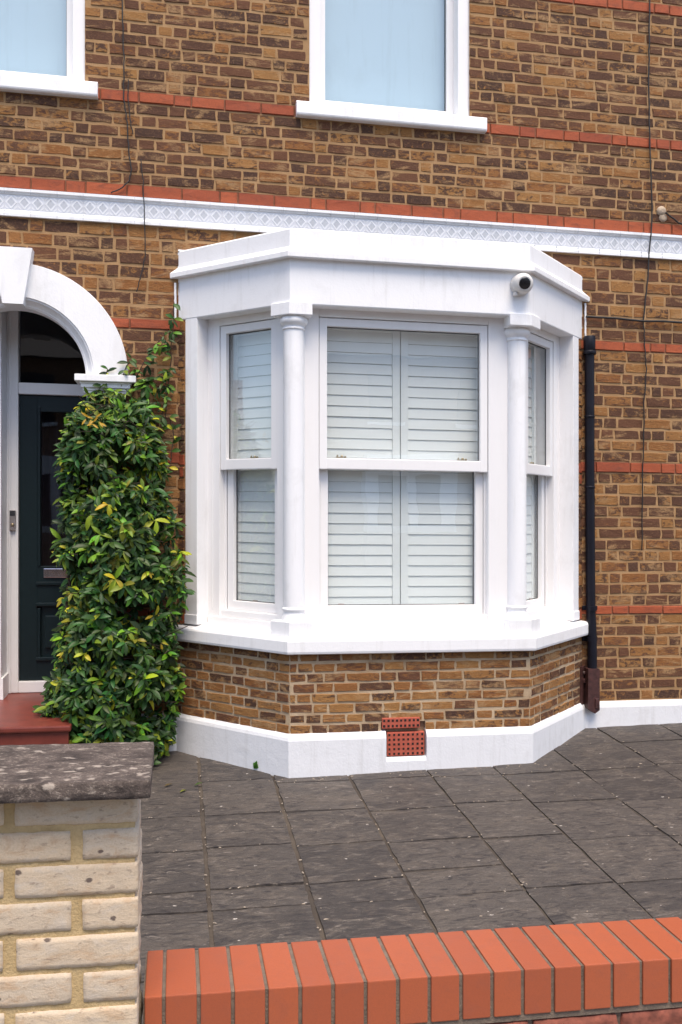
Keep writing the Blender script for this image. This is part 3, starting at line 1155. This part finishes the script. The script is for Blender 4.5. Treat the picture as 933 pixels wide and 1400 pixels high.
# drainpipe -----------------------------------------------------------------------------------
DX, DY = 2.772, -.030
dp = thing('drainpipe', (DX, DY, settle(DX)), 'black plastic drainpipe in the corner beside the white bay', 'drainpipe')
k = MB()
k.tube([(DX - .004, DY, 2.66), (DX - .002, DY, 1.8), (DX + .004, DY, .86), (DX + .010, DY - .01, .66), (DX + .010, DY - .014, .30)], .0315, 20)
k.build('pipe', M['blackplastic'], dp)
for z0, z1, r_ in ((2.60, 2.70, .039), (2.575, 2.60, .044), (2.145, 2.160, .035), (1.665, 1.680, .0345)):
    k = MB()
    k.lathe((DX - .004 if z0 > 1.7 else DX - .001, DY, z0), (0, 0, 1), [(0, r_ - .002), (.003, r_), (z1 - z0 - .003, r_), (z1 - z0, r_ - .002)], 24)
    k.build('pipe_collar', M['blackplastic'], dp)
for z in (.835, .625):
    k = MB()
    k.lathe((DX + .006, DY - .004, z), (0, 0, 1), [(0, .036), (.03, .036)], 20)
    k.box(W, (DX - .05, DY + .012, z), (DX + .06, -.004, z + .03), bev=.003)
    for s_ in (-1, 1):
        k.lathe((DX + s_ * .045, DY + .014, z + .015), (0, -1, 0), [(0, .007), (.008, .006)], 8)
    k.build('pipe_bracket', M['blackplastic'], dp)
gd = MB()
gd.poly_prism(W, [(DX - .037, .445), (DX + .046, .445), (DX + .046, .165), (DX + .012, .142), (DX - .037, .175)], DY - .05, DY + .026)
gd.box(W, (DX + .012, DY - .060, .178), (DX + .040, DY - .048, .245), bev=.004)
gd.poly_prism(FR, [(-.02, .455), (.050, .455), (.050, .20), (-.02, .20)], -.020, -.002)
gd.lathe(FR(.022, -.02, .41), (.3, -1, 0), [(0, .014), (.01, .012), (.012, .006)], 12)
gd.box(FR, (.010, -.034, .345), (.038, -.02, .372), bev=.003)
gd.build('pipe_guard', M['rust'], dp, label='brown painted iron guard round the foot of the pipe')

# cables on the wall -----------------------------------------------------------------------------
def wire(pts, r, wob=.006, sub=6):
    """a slack wire through the given (x, z) points just in front of the bricks"""
    out = []
    for i in range(len(pts) - 1):
        for k in range(sub):
            t_ = k / sub
            out.append((pts[i][0] + (pts[i + 1][0] - pts[i][0]) * t_ + jit(wob), -.016 - r - R.random() * .004,
                        pts[i][1] + (pts[i + 1][1] - pts[i][1]) * t_))
    out.append((pts[-1][0], -.016 - r, pts[-1][1]))
    m_ = MB()
    m_.tube(out, r, 6)
    return m_


def P(u, v):        # point on the house front seen at this place of the photograph (survey of the wall)
    f_, th = 1250., math.radians(10.219)
    t_ = (u - 466.5) / f_
    dx, dy, dz = math.sin(th) + t_ * math.cos(th), math.cos(th) - t_ * math.sin(th), -(v - 695.) / f_
    q = 5.85 / dy
    return (dx * q, 1.496 + dz * q + .012 * dx * q)


c_ = wire([P(887, -60), P(886, 60), P(885, 130), P(888, 240), P(890, 290), P(884, 380), P(878, 438)], .005, .003)
o_ = c_.build('cable', M['cable'])
tag(o_, 'thin black cable hanging down the right side of the house to a junction', 'cable')
c_ = wire([P(878, 438), P(880, 480), P(882, 505), P(879, 550), P(877, 640), P(876, 752)], .0042, .003)
o_ = c_.build('cable', M['cable'])
tag(o_, 'thin cable running from the cable junction down beside the drainpipe', 'cable')
c_ = wire([(2.745, P(803, 434)[1]), P(840, 436), P(878, 440), P(905, 440), P(1000, 447), P(1250, 460)], .0075, .001)
o_ = c_.build('cable', M['cable'])
tag(o_, 'thick black cable running sideways from the bay across the right wall', 'cable')
c_ = wire([P(908, 292), P(916, 298), P(926, 306), P(960, 316), P(1250, 330)], .006, .001)
k3 = thing('cable_clip', (P(904, 289)[0], 0, P(904, 289)[1]), 'pale round cable clip with a lead on the bricks above the tile frieze', 'cable clip')
q = P(904, 289)
h_ = MB()
h_.lathe((q[0], .0, q[1]), (0, -1, 0), [(0, .034), (.012, .034), (.022, .022), (.026, .010)], 18)
h_.lathe((q[0] + .012, .0, q[1] - .045), (0, -1, 0), [(0, .030), (.014, .028), (.018, .015)], 18)
h_.build('clip_body', mat_plain('grubby_putty', (.42, .33, .24), .8, var=.3), k3)
c_.build('lead', M['cable'], k3)
c_ = wire([P(168, -50), P(168, 30), P(170, 90), P(169, 130), P(174, 170), P(177, 215), P(180, 235), P(177, 248), P(168, 258), P(152, 265)], .0042, .003)
o_ = c_.build('cable', M['cable'])
tag(o_, 'old dark cable ending in a hooked end above the tile frieze', 'cable')
c_ = wire([P(176, 110), P(175, 135), P(179, 170), P(182, 185)], .0034, .003)
c_.v += []
o_ = c_.build('cable', M['cable'])
tag(o_, 'short loose wire crossing the red band right of the upper left sill', 'cable')
c_ = wire([P(193, 220), P(196, 250), P(198, 310), P(199, 350), P(194, 375), P(187, 400)], .0034, .003)
for i_, vv in enumerate(c_.v):
    c_.v[i_] = (vv[0], vv[1] - .012, vv[2])
o_ = c_.build('cable', M['cable'])
tag(o_, 'thin wire crossing the tile frieze above the climbing plant', 'cable')

# ------------------------------------------------------------------ CLIMBING PLANT
def leaf(mb_, p, d, up, L, wd, colr, droop=.25):
    """one folded, pointed leaf from p along d"""
    d = d.normalized()
    sd = d.cross(up)
    if sd.length < .01:
        sd = d.cross(Vector((1, .2, 0)))
    sd.normalize()
    nrm = sd.cross(d).normalized()
    prof = [(0, .10), (.2, .58), (.45, .95), (.68, .97), (.88, .55), (1., .0)]
    vs, fs = [], []
    for t_, w_ in prof:
        c = p + d * L * t_ - nrm * (droop * L * t_ * t_) - nrm * .0
        vs.append(c)
        e = wd * .5 * w_
        vs.append(c + sd * e + nrm * e * .45)
        vs.append(c - sd * e + nrm * e * .45)
    for i in range(len(prof) - 1):
        q = 3 * i
        fs.append((q, q + 1, q + 4, q + 3))
        fs.append((q, q + 3, q + 5, q + 2))
    mb_.add(vs, fs, colr, 0, True)


def leafcol(z=1.):
    r = R.random()
    if r < .035:
        return (R.uniform(.34, .48), R.uniform(.38, .46), .025)
    if r < .24:
        return (R.uniform(.10, .20), R.uniform(.19, .30), .022)
    if r < .146:
        return (R.uniform(.45, .52), R.uniform(.25, .32), .02)
    g = R.uniform(.032, .118)
    return (g * R.uniform(.32, .52), g, g * R.uniform(.12, .28))


def interp(tab, z):
    for (z0, a0), (z1, a1) in zip(tab, tab[1:]):
        if z0 <= z <= z1:
            return a0 + (a1 - a0) * (z - z0) / (z1 - z0)
    return tab[-1][1] if z > tab[-1][0] else tab[0][1]


LEFT = [(-.05, -.76), (.1, -.78), (.25, -.75), (.6, -.71), (1.1, -.67), (1.5, -.675), (1.9, -.65), (2.08, -.63), (2.16, -.58), (2.26, -.42)]
RIGHT = [(-.05, -.06), (.2, -.03), (.6, .015), (1.0, .03), (1.3, .0), (1.5, -.05), (1.75, -.09), (1.95, -.13), (2.08, -.17), (2.16, -.22), (2.26, -.28)]
DEP = [(-.05, .42), (.3, .46), (1.0, .42), (1.6, .36), (1.9, .30), (2.1, .20), (2.26, .07)]
plant = thing('climbing_shrub', (-.37, -.1, -.03), 'tall glossy green evergreen shrub with yellow leaf tips climbing beside the front door', 'shrub')
lv = MB()
stem = MB()


def whorl(p, out, nl, Lm, cols=None, spread=.55):
    """a shoot tip with a rosette of drooping leaves"""
    base = leafcol() if cols is None else cols
    a0 = R.random() * 6.28
    t1 = out.orthogonal().normalized()
    t2 = out.cross(t1)
    for k in range(nl):
        an = a0 + k * 2.4
        dr = out * R.uniform(.15, .9) + (t1 * math.cos(an) + t2 * math.sin(an)) * R.uniform(.6, 1.1) + Vector((0, 0, R.uniform(-.85, -.1)))
        if R.random() < .72:
            c = tuple(min(.6, x * R.uniform(.75, 1.3)) for x in base)
        else:
            c = leafcol()
        L = Lm * R.uniform(.65, 1.15)
        leaf(lv, p + out * R.uniform(-.02, .02), dr, out + Vector((0, 0, .8)), L, L * R.uniform(.30, .42), c, R.uniform(.15, .6))


NW = 2500
for i in range(NW):
    z = R.uniform(-.03, 2.13) if R.random() > .015 else R.uniform(2.08, 2.22)
    a_, b_2 = interp(LEFT, z), interp(RIGHT, z)
    dep = interp(DEP, z)
    lump = 1 + .16 * mnoise.noise(Vector((z * 3.1, i % 7 * .0, 1.7)))
    u_ = R.uniform(-1, 1)
    hgap = 0
    xc, hw = (a_ + b_2) / 2, (b_2 - a_) / 2 * lump
    # position across the half ellipse in front of the wall
    sh = R.uniform(.35, 1.) ** .5 if i % 3 else R.uniform(.2, .8)
    x = xc + u_ * hw
    yy = dep * max(0, 1 - abs(u_) ** 3.2 * .75) * sh
    yy *= 1 + .25 * mnoise.noise(Vector((x * 4.5, z * 4.5, 3.)))
    y = -.03 - yy
    if x > -.02 and y > -.12 - (x + .02):
        y = -.14 - (x + .02) - R.random() * .1
    # gaps
    gap = mnoise.noise(Vector((x * 5., z * 5., 8.)))
    if gap > .16 and sh > .60:
        continue
    out = Vector((u_ * .9 + jit(.35), -1 + jit(.3), R.uniform(-.25, .35))).normalized()
    whorl(Vector((x, y, z)), out, R.randint(5, 8), R.uniform(.05, .09))
# main stems
for i in range(9):
    x0_ = -.36 + jit(.16)
    pts_ = []
    for k in range(14):
        z = -.06 + 2.1 * k / 13
        pts_.append((x0_ + .05 * math.sin(k * .9 + i) + (interp(RIGHT, z) + interp(LEFT, z)) * .12, -.05 - interp(DEP, z) * R.uniform(.15, .5), z))
    stem.tube(pts_, [.012 - .0006 * k for k in range(14)], 6)
for i in range(160):
    z = R.uniform(.05, 2.1)
    a_, b_2 = interp(LEFT, z), interp(RIGHT, z)
    x = R.uniform(a_ + .08, b_2 - .05)
    y = -.06 - interp(DEP, z) * R.uniform(.2, .5)
    q = Vector((x, y, z))
    stem.tube([q, q + Vector((jit(.05), -.07, .02)), q + Vector((jit(.12), -.17, .05 + jit(.05)))], [.004, .003, .002], 5)
# wispy shoots reaching up beside the bay
sh_pts = [[(-.30, 2.20), (-.20, 2.40), (-.12, 2.52), (-.03, 2.62)], [(-.10, 2.0), (-.05, 2.25), (-.03, 2.5), (-.01, 2.86)],
          [(-.34, 2.25), (-.30, 2.38), (-.27, 2.44)], [(-.15, 1.85), (-.07, 2.05), (-.05, 2.25), (-.09, 2.33)],
          [(-.22, 2.1), (-.16, 2.28), (-.06, 2.36)], [(-.12, 1.55), (-.04, 1.75), (-.02, 1.95), (-.04, 2.1)], [(-.45, 2.2), (-.44, 2.3), (-.41, 2.37)]]
for pth in sh_pts:
    pp = []
    for (xa, za), (xb, zb) in zip(pth, pth[1:]):
        for k in range(4):
            pp.append(Vector((xa + (xb - xa) * k / 4 + jit(.006), -.035 - R.random() * .03, za + (zb - za) * k / 4)))
    stem.tube(pp, .0032, 5)
    for q in pp[1:]:
        for _ in range(R.randint(1, 2)):
            dr = Vector((jit(1), -.5, jit(.7) - .15))
            L = R.uniform(.035, .075)
            leaf(lv, q, dr, Vector((0, -1, .5)), L, L * R.uniform(.35, .5), leafcol(), .3)
for q in [(-.02, 2.60), (-.06, 2.54), (-.03, 2.67), (-.10, 2.5)] + [(R.uniform(-.30, -.05), R.uniform(2.1, 2.42)) for _ in range(12)] + [(R.uniform(-.5, -.28), R.uniform(2.1, 2.2)) for _ in range(10)]:
    whorl(Vector((q[0], -.06, q[1])), Vector((jit(.4), -1, jit(.3))).normalized(), R.randint(3, 6), R.uniform(.05, .08))
# yellow flowering tip
for k in range(12):
    leaf(lv, Vector((-.47 + jit(.05), -.40 + jit(.02), 2.0 + jit(.02))), Vector((jit(1), -.5, jit(.8))), Vector((0, -1, .3)), .045, .012, (.42, .25, .02))
lv.build('foliage', M['leaf'], plant, fall=nofall, recalc=False, attr=True)
stem.build('stem', M['vine'], plant, fall=nofall)

# weed at the foot of the bay
wd = MB()
for k in range(7):
    leaf(wd, Vector((.452 + jit(.006), -.49, -.03)), Vector((jit(.8), -.3 + jit(.3), .9)), Vector((0, -1, .3)), R.uniform(.03, .055), .016,
         (.05, .14, .02), .3)
o_ = wd.build('weed', M['leaf'], None, fall=nofall, recalc=False, attr=True)
tag(o_, 'tiny green weed sprouting at the foot of the white bay plinth', 'weed')

# ------------------------------------------------------------------ GROUND
def gz(x, y):
    return -.027 + .009 * max(-3, min(6, x)) + .045 * max(-3.9, min(0, y))


cols_x = [-2.05, -1.61, -1.17, -.735, -.30, .132, .548, .982, 1.445, 1.853, 2.335, 2.82, 3.28, 3.72, 4.16, 4.6, 5.04]
row_tab = {4: [-.62, -1.12, -1.55, -1.96, -2.145], 5: [-.63, -1.145, -1.54, -1.965, -2.156], 6: [-.73, -1.17, -1.59, -1.99, -2.185],
           7: [-.75, -1.226, -1.63, -1.94, -2.2], 8: [-.79, -1.21, -1.67, -2.2], 9: [-.82, -1.28, -1.76, -2.22], 10: [-.36, -.835, -1.33, -1.8, -2.25]}
pv = MB()
for ci in range(len(cols_x) - 1):
    xa, xb = cols_x[ci], cols_x[ci + 1]
    rws = row_tab.get(ci, [-.36 + jit(.03), -.83 + jit(.03), -1.32 + jit(.03), -1.78 + jit(.03), -2.25 + jit(.03)])
    ys = [.3] + rws + [-2.62, -3.05, -3.42, -3.70]
    for k in range(len(ys) - 1):
        yb, ya = ys[k], ys[k + 1]
        sl = (.012 if xa < 2.2 else -.06)
        gp = R.uniform(.004, .008)
        gx = .010 if ci in (4, 5, 6) else .006
        dz = jit(.0018)
        tx, ty = jit(.004), jit(.004)
        nx, ny = 7, 7
        cc = (R.random(), 0, R.random())
        vs, fs = [], []
        for j in range(ny + 1):
            for i in range(nx + 1):
                fu, fv = i / nx, j / ny
                edge = (i in (0, nx)) or (j in (0, ny))
                x = xa + gx + (xb - xa - 2 * gx) * fu + (jit(.0035) if edge else 0) 
                y = ya + gp + (yb - ya - 2 * gp) * fv + (jit(.0035) if edge else 0) - .012 * (fu - .5)
                z = gz(x, y) + .004 + dz + tx * (fu - .5) + ty * (fv - .5)
                z += .004 * mnoise.noise(Vector((x * 7, y * 9, ci)))
                if edge:
                    z -= .0022
                vs.append((x, y, z))
        for j in range(ny):
            for i in range(nx):
                q = j * (nx + 1) + i
                fs.append((q, q + 1, q + nx + 2, q + nx + 1))
        # skirt down into the joint
        ringi = [i for i in range(nx + 1)] + [j * (nx + 1) + nx for j in range(1, ny + 1)] + \
                [ny * (nx + 1) + i for i in range(nx - 1, -1, -1)] + [j * (nx + 1) for j in range(ny - 1, 0, -1)]
        n0 = len(vs)
        for q in ringi:
            vs.append((vs[q][0], vs[q][1], vs[q][2] - .02))
        m_ = len(ringi)
        pv.add(vs, fs, cc, 0, True)
        pv.add([vs[q] for q in ringi] + vs[n0:], [(i, (i + 1) % m_, m_ + (i + 1) % m_, m_ + i) for i in range(m_)], cc, 0)
o_ = pv.build('forecourt_paving', M['paving'], None, fall=nofall, recalc=False, attr=True)
tag(o_, kind='structure')
gr = MB()
for k in range(380):
    if k < 190:                                     # caught in the joints running towards the street
        x = R.choice(cols_x[3:12]) + R.gauss(0, .012)
        y = R.uniform(-2.6, -.2)
    elif k < 300:
        ci = R.choice([4, 5, 6, 7, 8, 9, 10])
        x = R.uniform(cols_x[ci], cols_x[ci + 1])
        y = R.choice(row_tab[ci]) + R.gauss(0, .012)
    elif k < 350:                                   # along the foot of the plinth
        x = R.uniform(.5, 2.2)
        y = -.67 - abs(R.gauss(0, .03))
    else:
        x, y = R.uniform(-.4, 3.6), R.uniform(-2.5, -.3)
    n = R.randint(4, 6)
    r_ = R.uniform(.0015, .0042) * (1.5 if R.random() < .10 else 1)
    an = R.random() * 6.28
    el = R.uniform(1., 3.)
    ring_ = []
    for i in range(n):
        a1 = 6.28 * i / n
        rr = r_ * R.uniform(.6, 1.2)
        px_, py_ = rr * math.cos(a1) * el, rr * math.sin(a1)
        ring_.append((x + px_ * math.cos(an) - py_ * math.sin(an), y + px_ * math.sin(an) + py_ * math.cos(an)))
    zz = gz(x, y) + .0055
    gr.sweep([[(p_[0], p_[1], zz) for p_ in ring_], [(x + (p_[0] - x) * .6, y + (p_[1] - y) * .6, zz + r_ * .35 + .0012) for p_ in ring_]])
o_ = gr.build('grit', mat_plain('pale_grit', (.30, .25, .195), .9, var=.45, scale=30), None, fall=nofall)
tag(o_, 'scattered pale grit and crumbs lying on the dark forecourt paving', 'grit', kind='stuff')
for k, (x, y) in enumerate(((.02, -.80), (-.02, -.66), (.10, -.71))):
    fl = MB()
    leaf(fl, Vector((x, y, gz(x, y) + .014)), Vector((jit(1), jit(1), .05)), Vector((0, 0, 1)), .055, .02, ((.16, .17, .03), (.10, .07, .03), (.05, .09, .02))[k], .1)
    o_ = fl.build('fallen_leaf', M['leaf'], None, fall=nofall, recalc=False, attr=True)
    tag(o_, 'small fallen leaf lying on the paving below the climbing shrub', 'leaf', 'fallen leaves below the shrub')
jb = MB()
nx, ny = 40, 20
vs, fs = [], []
for j in range(ny + 1):
    for i in range(nx + 1):
        x, y = -3.2 + 9.4 * i / nx, -3.72 + 4.1 * j / ny
        vs.append((x, y, gz(x, y) - .0045))
for j in range(ny):
    for i in range(nx):
        q = j * (nx + 1) + i
        fs.append((q, q + 1, q + nx + 2, q + nx + 1))
jb.add(vs, fs)
o_ = jb.build('forecourt_bed', M['joint'], None, fall=nofall, recalc=False)
tag(o_, kind='structure')
# street side: pavement, kerb, road, ground to the horizon
g = MB()
g.box(W, (-30, -7.3, -.6), (30, -3.75, -.20))
o_ = g.build('pavement', M['flag'], None, fall=nofall)
tag(o_, kind='structure')
g = MB()
g.box(W, (-30, -7.43, -.6), (30, -7.3, -.196), bev=.012)
o_ = g.build('kerb', M['flag'], None, fall=nofall)
tag(o_, kind='structure')
g = MB()
g.add([(-60, -16, -.32), (60, -16, -.32), (60, -7.4, -.32), (-60, -7.4, -.32)], [(0, 1, 2, 3)])
o_ = g.build('road', M['asphalt'], None, fall=nofall, recalc=False)
tag(o_, kind='structure')
g = MB()
g.add([(-900, -900, -.34), (900, -900, -.34), (900, 900, -.34), (-900, 900, -.34)], [(0, 1, 2, 3)])
o_ = g.build('ground', M['earth'], None, fall=nofall, recalc=False)
tag(o_, kind='structure')

# ------------------------------------------------------------------ THE REST OF THE STREET (mirrored in the panes)
M['farbrick'] = mat_plain('far_brick', (.21, .115, .06), .9, var=.35, scale=12, bump=.3)
M['slate'] = mat_plain('roof_slate', (.07, .07, .08), .7, var=.3, scale=6, bump=.3)


def street_house(x, y, f, label, group):
    """two storey bay fronted terrace house; f = -1 faces +y, 1 faces -y"""
    h = thing('house', (x, y, -.2), label, 'house', group)
    WORLD[h.name] = Vector((x, y, -.2))
    k = MB()
    k.box(W, (x - 2.6, y, -.2), (x + 2.6, y + 7 * f, 6.1))
    k.poly_prism(lambda a, d, z: (x + a, y + d * f, z), [(-2.3, -.2), (.5, -.2), (.5, .75), (-2.3, .75)], -.63, .01)
    k.build('wall', M['farbrick'], h, fall=nofall)
    k = MB()
    k.poly_prism(lambda a, d, z: (x + a, y + d * f, z), [(-2.3, .75), (.5, .75), (.5, 3.1), (-2.3, 3.1)], -.63, .01)
    k.build('bay_window', M['paint'], h, fall=nofall)
    for wx, w_, z0, z1, d in ((-1.5, .9, .95, 2.5, -.64), (-.4, .7, .95, 2.5, -.64), (-1.6, 1., 4.1, 5.6, -.02), (1.2, 1., 4.1, 5.6, -.02)):
        k = MB()
        k.box(lambda a, dd, z: (x + a, y + dd * f, z), (wx - w_ / 2, d - .02, z0), (wx + w_ / 2, d + .03, z1))
        fo_ = k.build('window', M['dark'], h, fall=nofall)
        k = MB()
        k.box(lambda a, dd, z: (x + a, y + dd * f, z), (wx - w_ / 2 - .08, d - .05, z0 - .1), (wx + w_ / 2 + .08, d + .03, z0))
        k.build('sill', M['paint'], fo_, fall=nofall)
    k = MB()
    k.box(lambda a, dd, z: (x + a, y + dd * f, z), (1.1, -.03, 0), (2.0, .03, 2.1))
    k.build('door', M['navy'], h, fall=nofall)
    k = MB()
    k.sweep([[(x + a, y + d * f, z) for d, z in ((-.3, 6.05), (3.5, 8.6), (7.3, 6.05))] for a in (-2.6, 2.6)])
    k.build('roof', M['slate'], h, fall=nofall)
    k = MB()
    k.box(W, (x + 1.9, y + 3. * f, 7.5), (x + 2.6, y + 3.9 * f, 9.6))
    k.build('chimney', M['farbrick'], h, fall=nofall)


for i in range(7):
    street_house(-18.2 + 5.2 * i, -22., -1, 'brick terraced house across the street from the bay window, only mirrored in its panes', 'houses across the street')
street_house(-5.9, .02, 1, 'neighbouring terraced house joined on beyond the front door', None)

# ------------------------------------------------------------------ BUFF BRICK PIER
def lump_box(mb_, a, b, rad, amp, sc_, c, m=0, div=.012):
    """rounded box with an uneven, weathered surface"""
    bm = bmesh.new()
    bmesh.ops.create_cube(bm, size=1)
    L = [b[i] - a[i] for i in range(3)]
    ctr_ = Vector([(a[i] + b[i]) / 2 for i in range(3)])
    for v in bm.verts:
        v.co = Vector((v.co.x * L[0], v.co.y * L[1], v.co.z * L[2]))
    for ax_ in range(3):
        ncut = max(1, min(46, int(L[ax_] / div)))
        ed = [e for e in bm.edges if abs((e.verts[0].co - e.verts[1].co)[ax_]) > L[ax_] * .9]
        bmesh.ops.subdivide_edges(bm, edges=ed, cuts=ncut, use_grid_fill=True)
    hl = Vector(L) / 2
    for v in bm.verts:
        q = v.co.copy()
        inner = Vector([max(-hl[i] + rad, min(hl[i] - rad, q[i])) for i in range(3)])
        dv = q - inner
        if dv.length > 1e-6:
            mxl = max(abs(dv.x), abs(dv.y), abs(dv.z))
            dv = dv.normalized() * mxl
            q = inner + dv
        w_ = ctr_ + q
        nn = mnoise.noise(w_ * sc_) * amp + mnoise.noise(w_ * sc_ * 3.1) * amp * .5
        dn = (q - Vector((0, 0, 0)))
        dn = dv.normalized() if dv.length > 1e-6 else Vector((0, 0, 0))
        v.co = w_ + dn * nn
    bm.verts.index_update()
    mb_.add([tuple(v.co) for v in bm.verts], [[v.index for v in f_.verts] for f_ in bm.faces], c, m, True)
    bm.free()


PX, PYF, PYB = -.080, -3.862, -3.640
pier = thing('garden_pier', (-.5, -3.75, -.2), 'buff brick garden pier with a lichen spotted stone cap in the foreground', 'pier')
bk = MB()
mo = MB()
mo.box(W, (-1.2, PYF + .0045, -.25), (PX - .007, PYB - .007, .90))
for i in range(15):
    zc_ = .861 - .0752 * i + .0
    z0, z1 = zc_ - .0325, zc_ + .0325
    x = PX
    k = 0
    first = True
    while x > -1.15:
        L = .250 if (i % 2 == 0) else (.115 if first else .250)
        first = False
        yb_ = PYF + .105
        lump_box(bk, (x - L + jit(.002), PYF + jit(.0015), z0 + jit(.002)), (x + jit(.0015), yb_, z1 + jit(.002)), .0045, .0022, 38., (R.random(), 0, R.random()))
        x -= L + .022
    # side face bricks behind
    y = PYF + .105 + .02
    bk_l = PYB - y
    lump_box(bk, (PX - .10, y, z0), (PX + jit(.003), PYB, z1), .009, .0035, 26., (R.random(), 0, R.random()))
brk = mo.build('pier_mortar', M['sand'], pier, fall=street_fall)
bk.build('pier_bricks', M['buff'], pier, fall=street_fall, attr=True)
sl = MB()
lump_box(sl, (-1.25, -3.932, .899), (-.052, -3.612, .938), .0035, .0018, 30., (0, 0, 0), 0, .011)
sl.build('stone_cap', M['lichen'], pier, fall=street_fall)

# ------------------------------------------------------------------ FRONT WALL WITH RED COPING
fw = thing('front_wall', (2., -3.7, -.2), 'low front wall capped with bright red bricks on edge', 'wall')
cp_ = MB()
gm = MB()
x = -.0268 - .0756 * 1
ZC = .425
i = 0
while x < 6.0:
    a_, b_2 = x + .0042, x + .0756 - .0042
    if a_ < PX + .012:
        a_ = PX + .012
    cp_.box(W, (a_ + jit(.0008), -3.805 + jit(.001), ZC - .107), (b_2 + jit(.0008), -3.590, ZC + jit(.0007)), c=(R.random(), 0, R.random()), bev=.0028)
    x += .0756
gm.box(W, (PX + .008, -3.799, ZC - .112), (6.0, -3.594, ZC - .004))
gm.box(W, (PX + .008, -3.800, ZC - .122), (6.0, -3.594, ZC - .107))
gm.box(W, (PX + .008, -3.788, -.3), (6.0, -3.60, ZC - .122))
cpo = cp_.build('coping', M['coping'], fw, fall=street_fall, attr=True)
gm.build('wall_mortar', M['grey_mortar'], fw, fall=street_fall)
rb = MB()
for j in range(8):
    z1 = ZC - .126 - .075 * j
    x = PX + .01 - (j % 2) * .11
    while x < 6.0:
        lump_box(rb, (max(PX + .01, x), -3.800 + jit(.002), z1 - .064), (x + .215, -3.72, z1), .006, .006, 30., (R.random(), 0, 0), 0, .02)
        x += .226
rb.build('wall_bricks', M['roughred'], fw, fall=street_fall)

# ------------------------------------------------------------------ CAMERA, LIGHT
cd = bpy.data.cameras.new('camera')
cam = bpy.data.objects.new('camera', cd)
col.objects.link(cam)
cam.location = (0, -5.85, 1.496)
cam.rotation_euler = (math.radians(90), 0, math.radians(-10.219))
cd.sensor_fit = 'HORIZONTAL'
cd.sensor_width = 36
cd.lens = 36 * 1250 / 933
cd.shift_y = -5 / 933
cd.clip_start = .05
cd.clip_end = 3000
sc.camera = cam

w = bpy.data.worlds.new('World')
sc.world = w
w.use_nodes = True
nt = w.node_tree
bg = nt.nodes['Background']
sky = nt.nodes.new('ShaderNodeTexSky')
sky.sky_type = 'NISHITA'
sky.sun_disc = False
SUN_EL, SUN_AZ = math.radians(66), math.radians(174)      # azimuth clockwise from +Y: sun behind the camera, to the right
sky.sun_elevation = SUN_EL
sky.sun_rotation = SUN_AZ
sky.air_density = 1.
sky.dust_density = 2.2
sky.ozone_density = 1.
nt.links.new(sky.outputs[0], bg.inputs['Color'])
bg.inputs['Strength'].default_value = .105
sd = bpy.data.lights.new('sun', 'SUN')
sd.energy = 1.5
sd.angle = math.radians(32)
sd.color = (1, .865, .70)
sun = bpy.data.objects.new('sun', sd)
col.objects.link(sun)
dv = Vector((math.sin(SUN_AZ) * math.cos(SUN_EL), math.cos(SUN_AZ) * math.cos(SUN_EL), math.sin(SUN_EL)))
sun.rotation_euler = dv.to_track_quat('Z', 'Y').to_euler()
sun.location = (0, -6, 8)
vs_ = sc.view_settings
vs_.view_transform = 'Standard'
vs_.look = 'None'
vs_.exposure = 1.42
vs_.gamma = 1.
vs_.use_curve_mapping = False
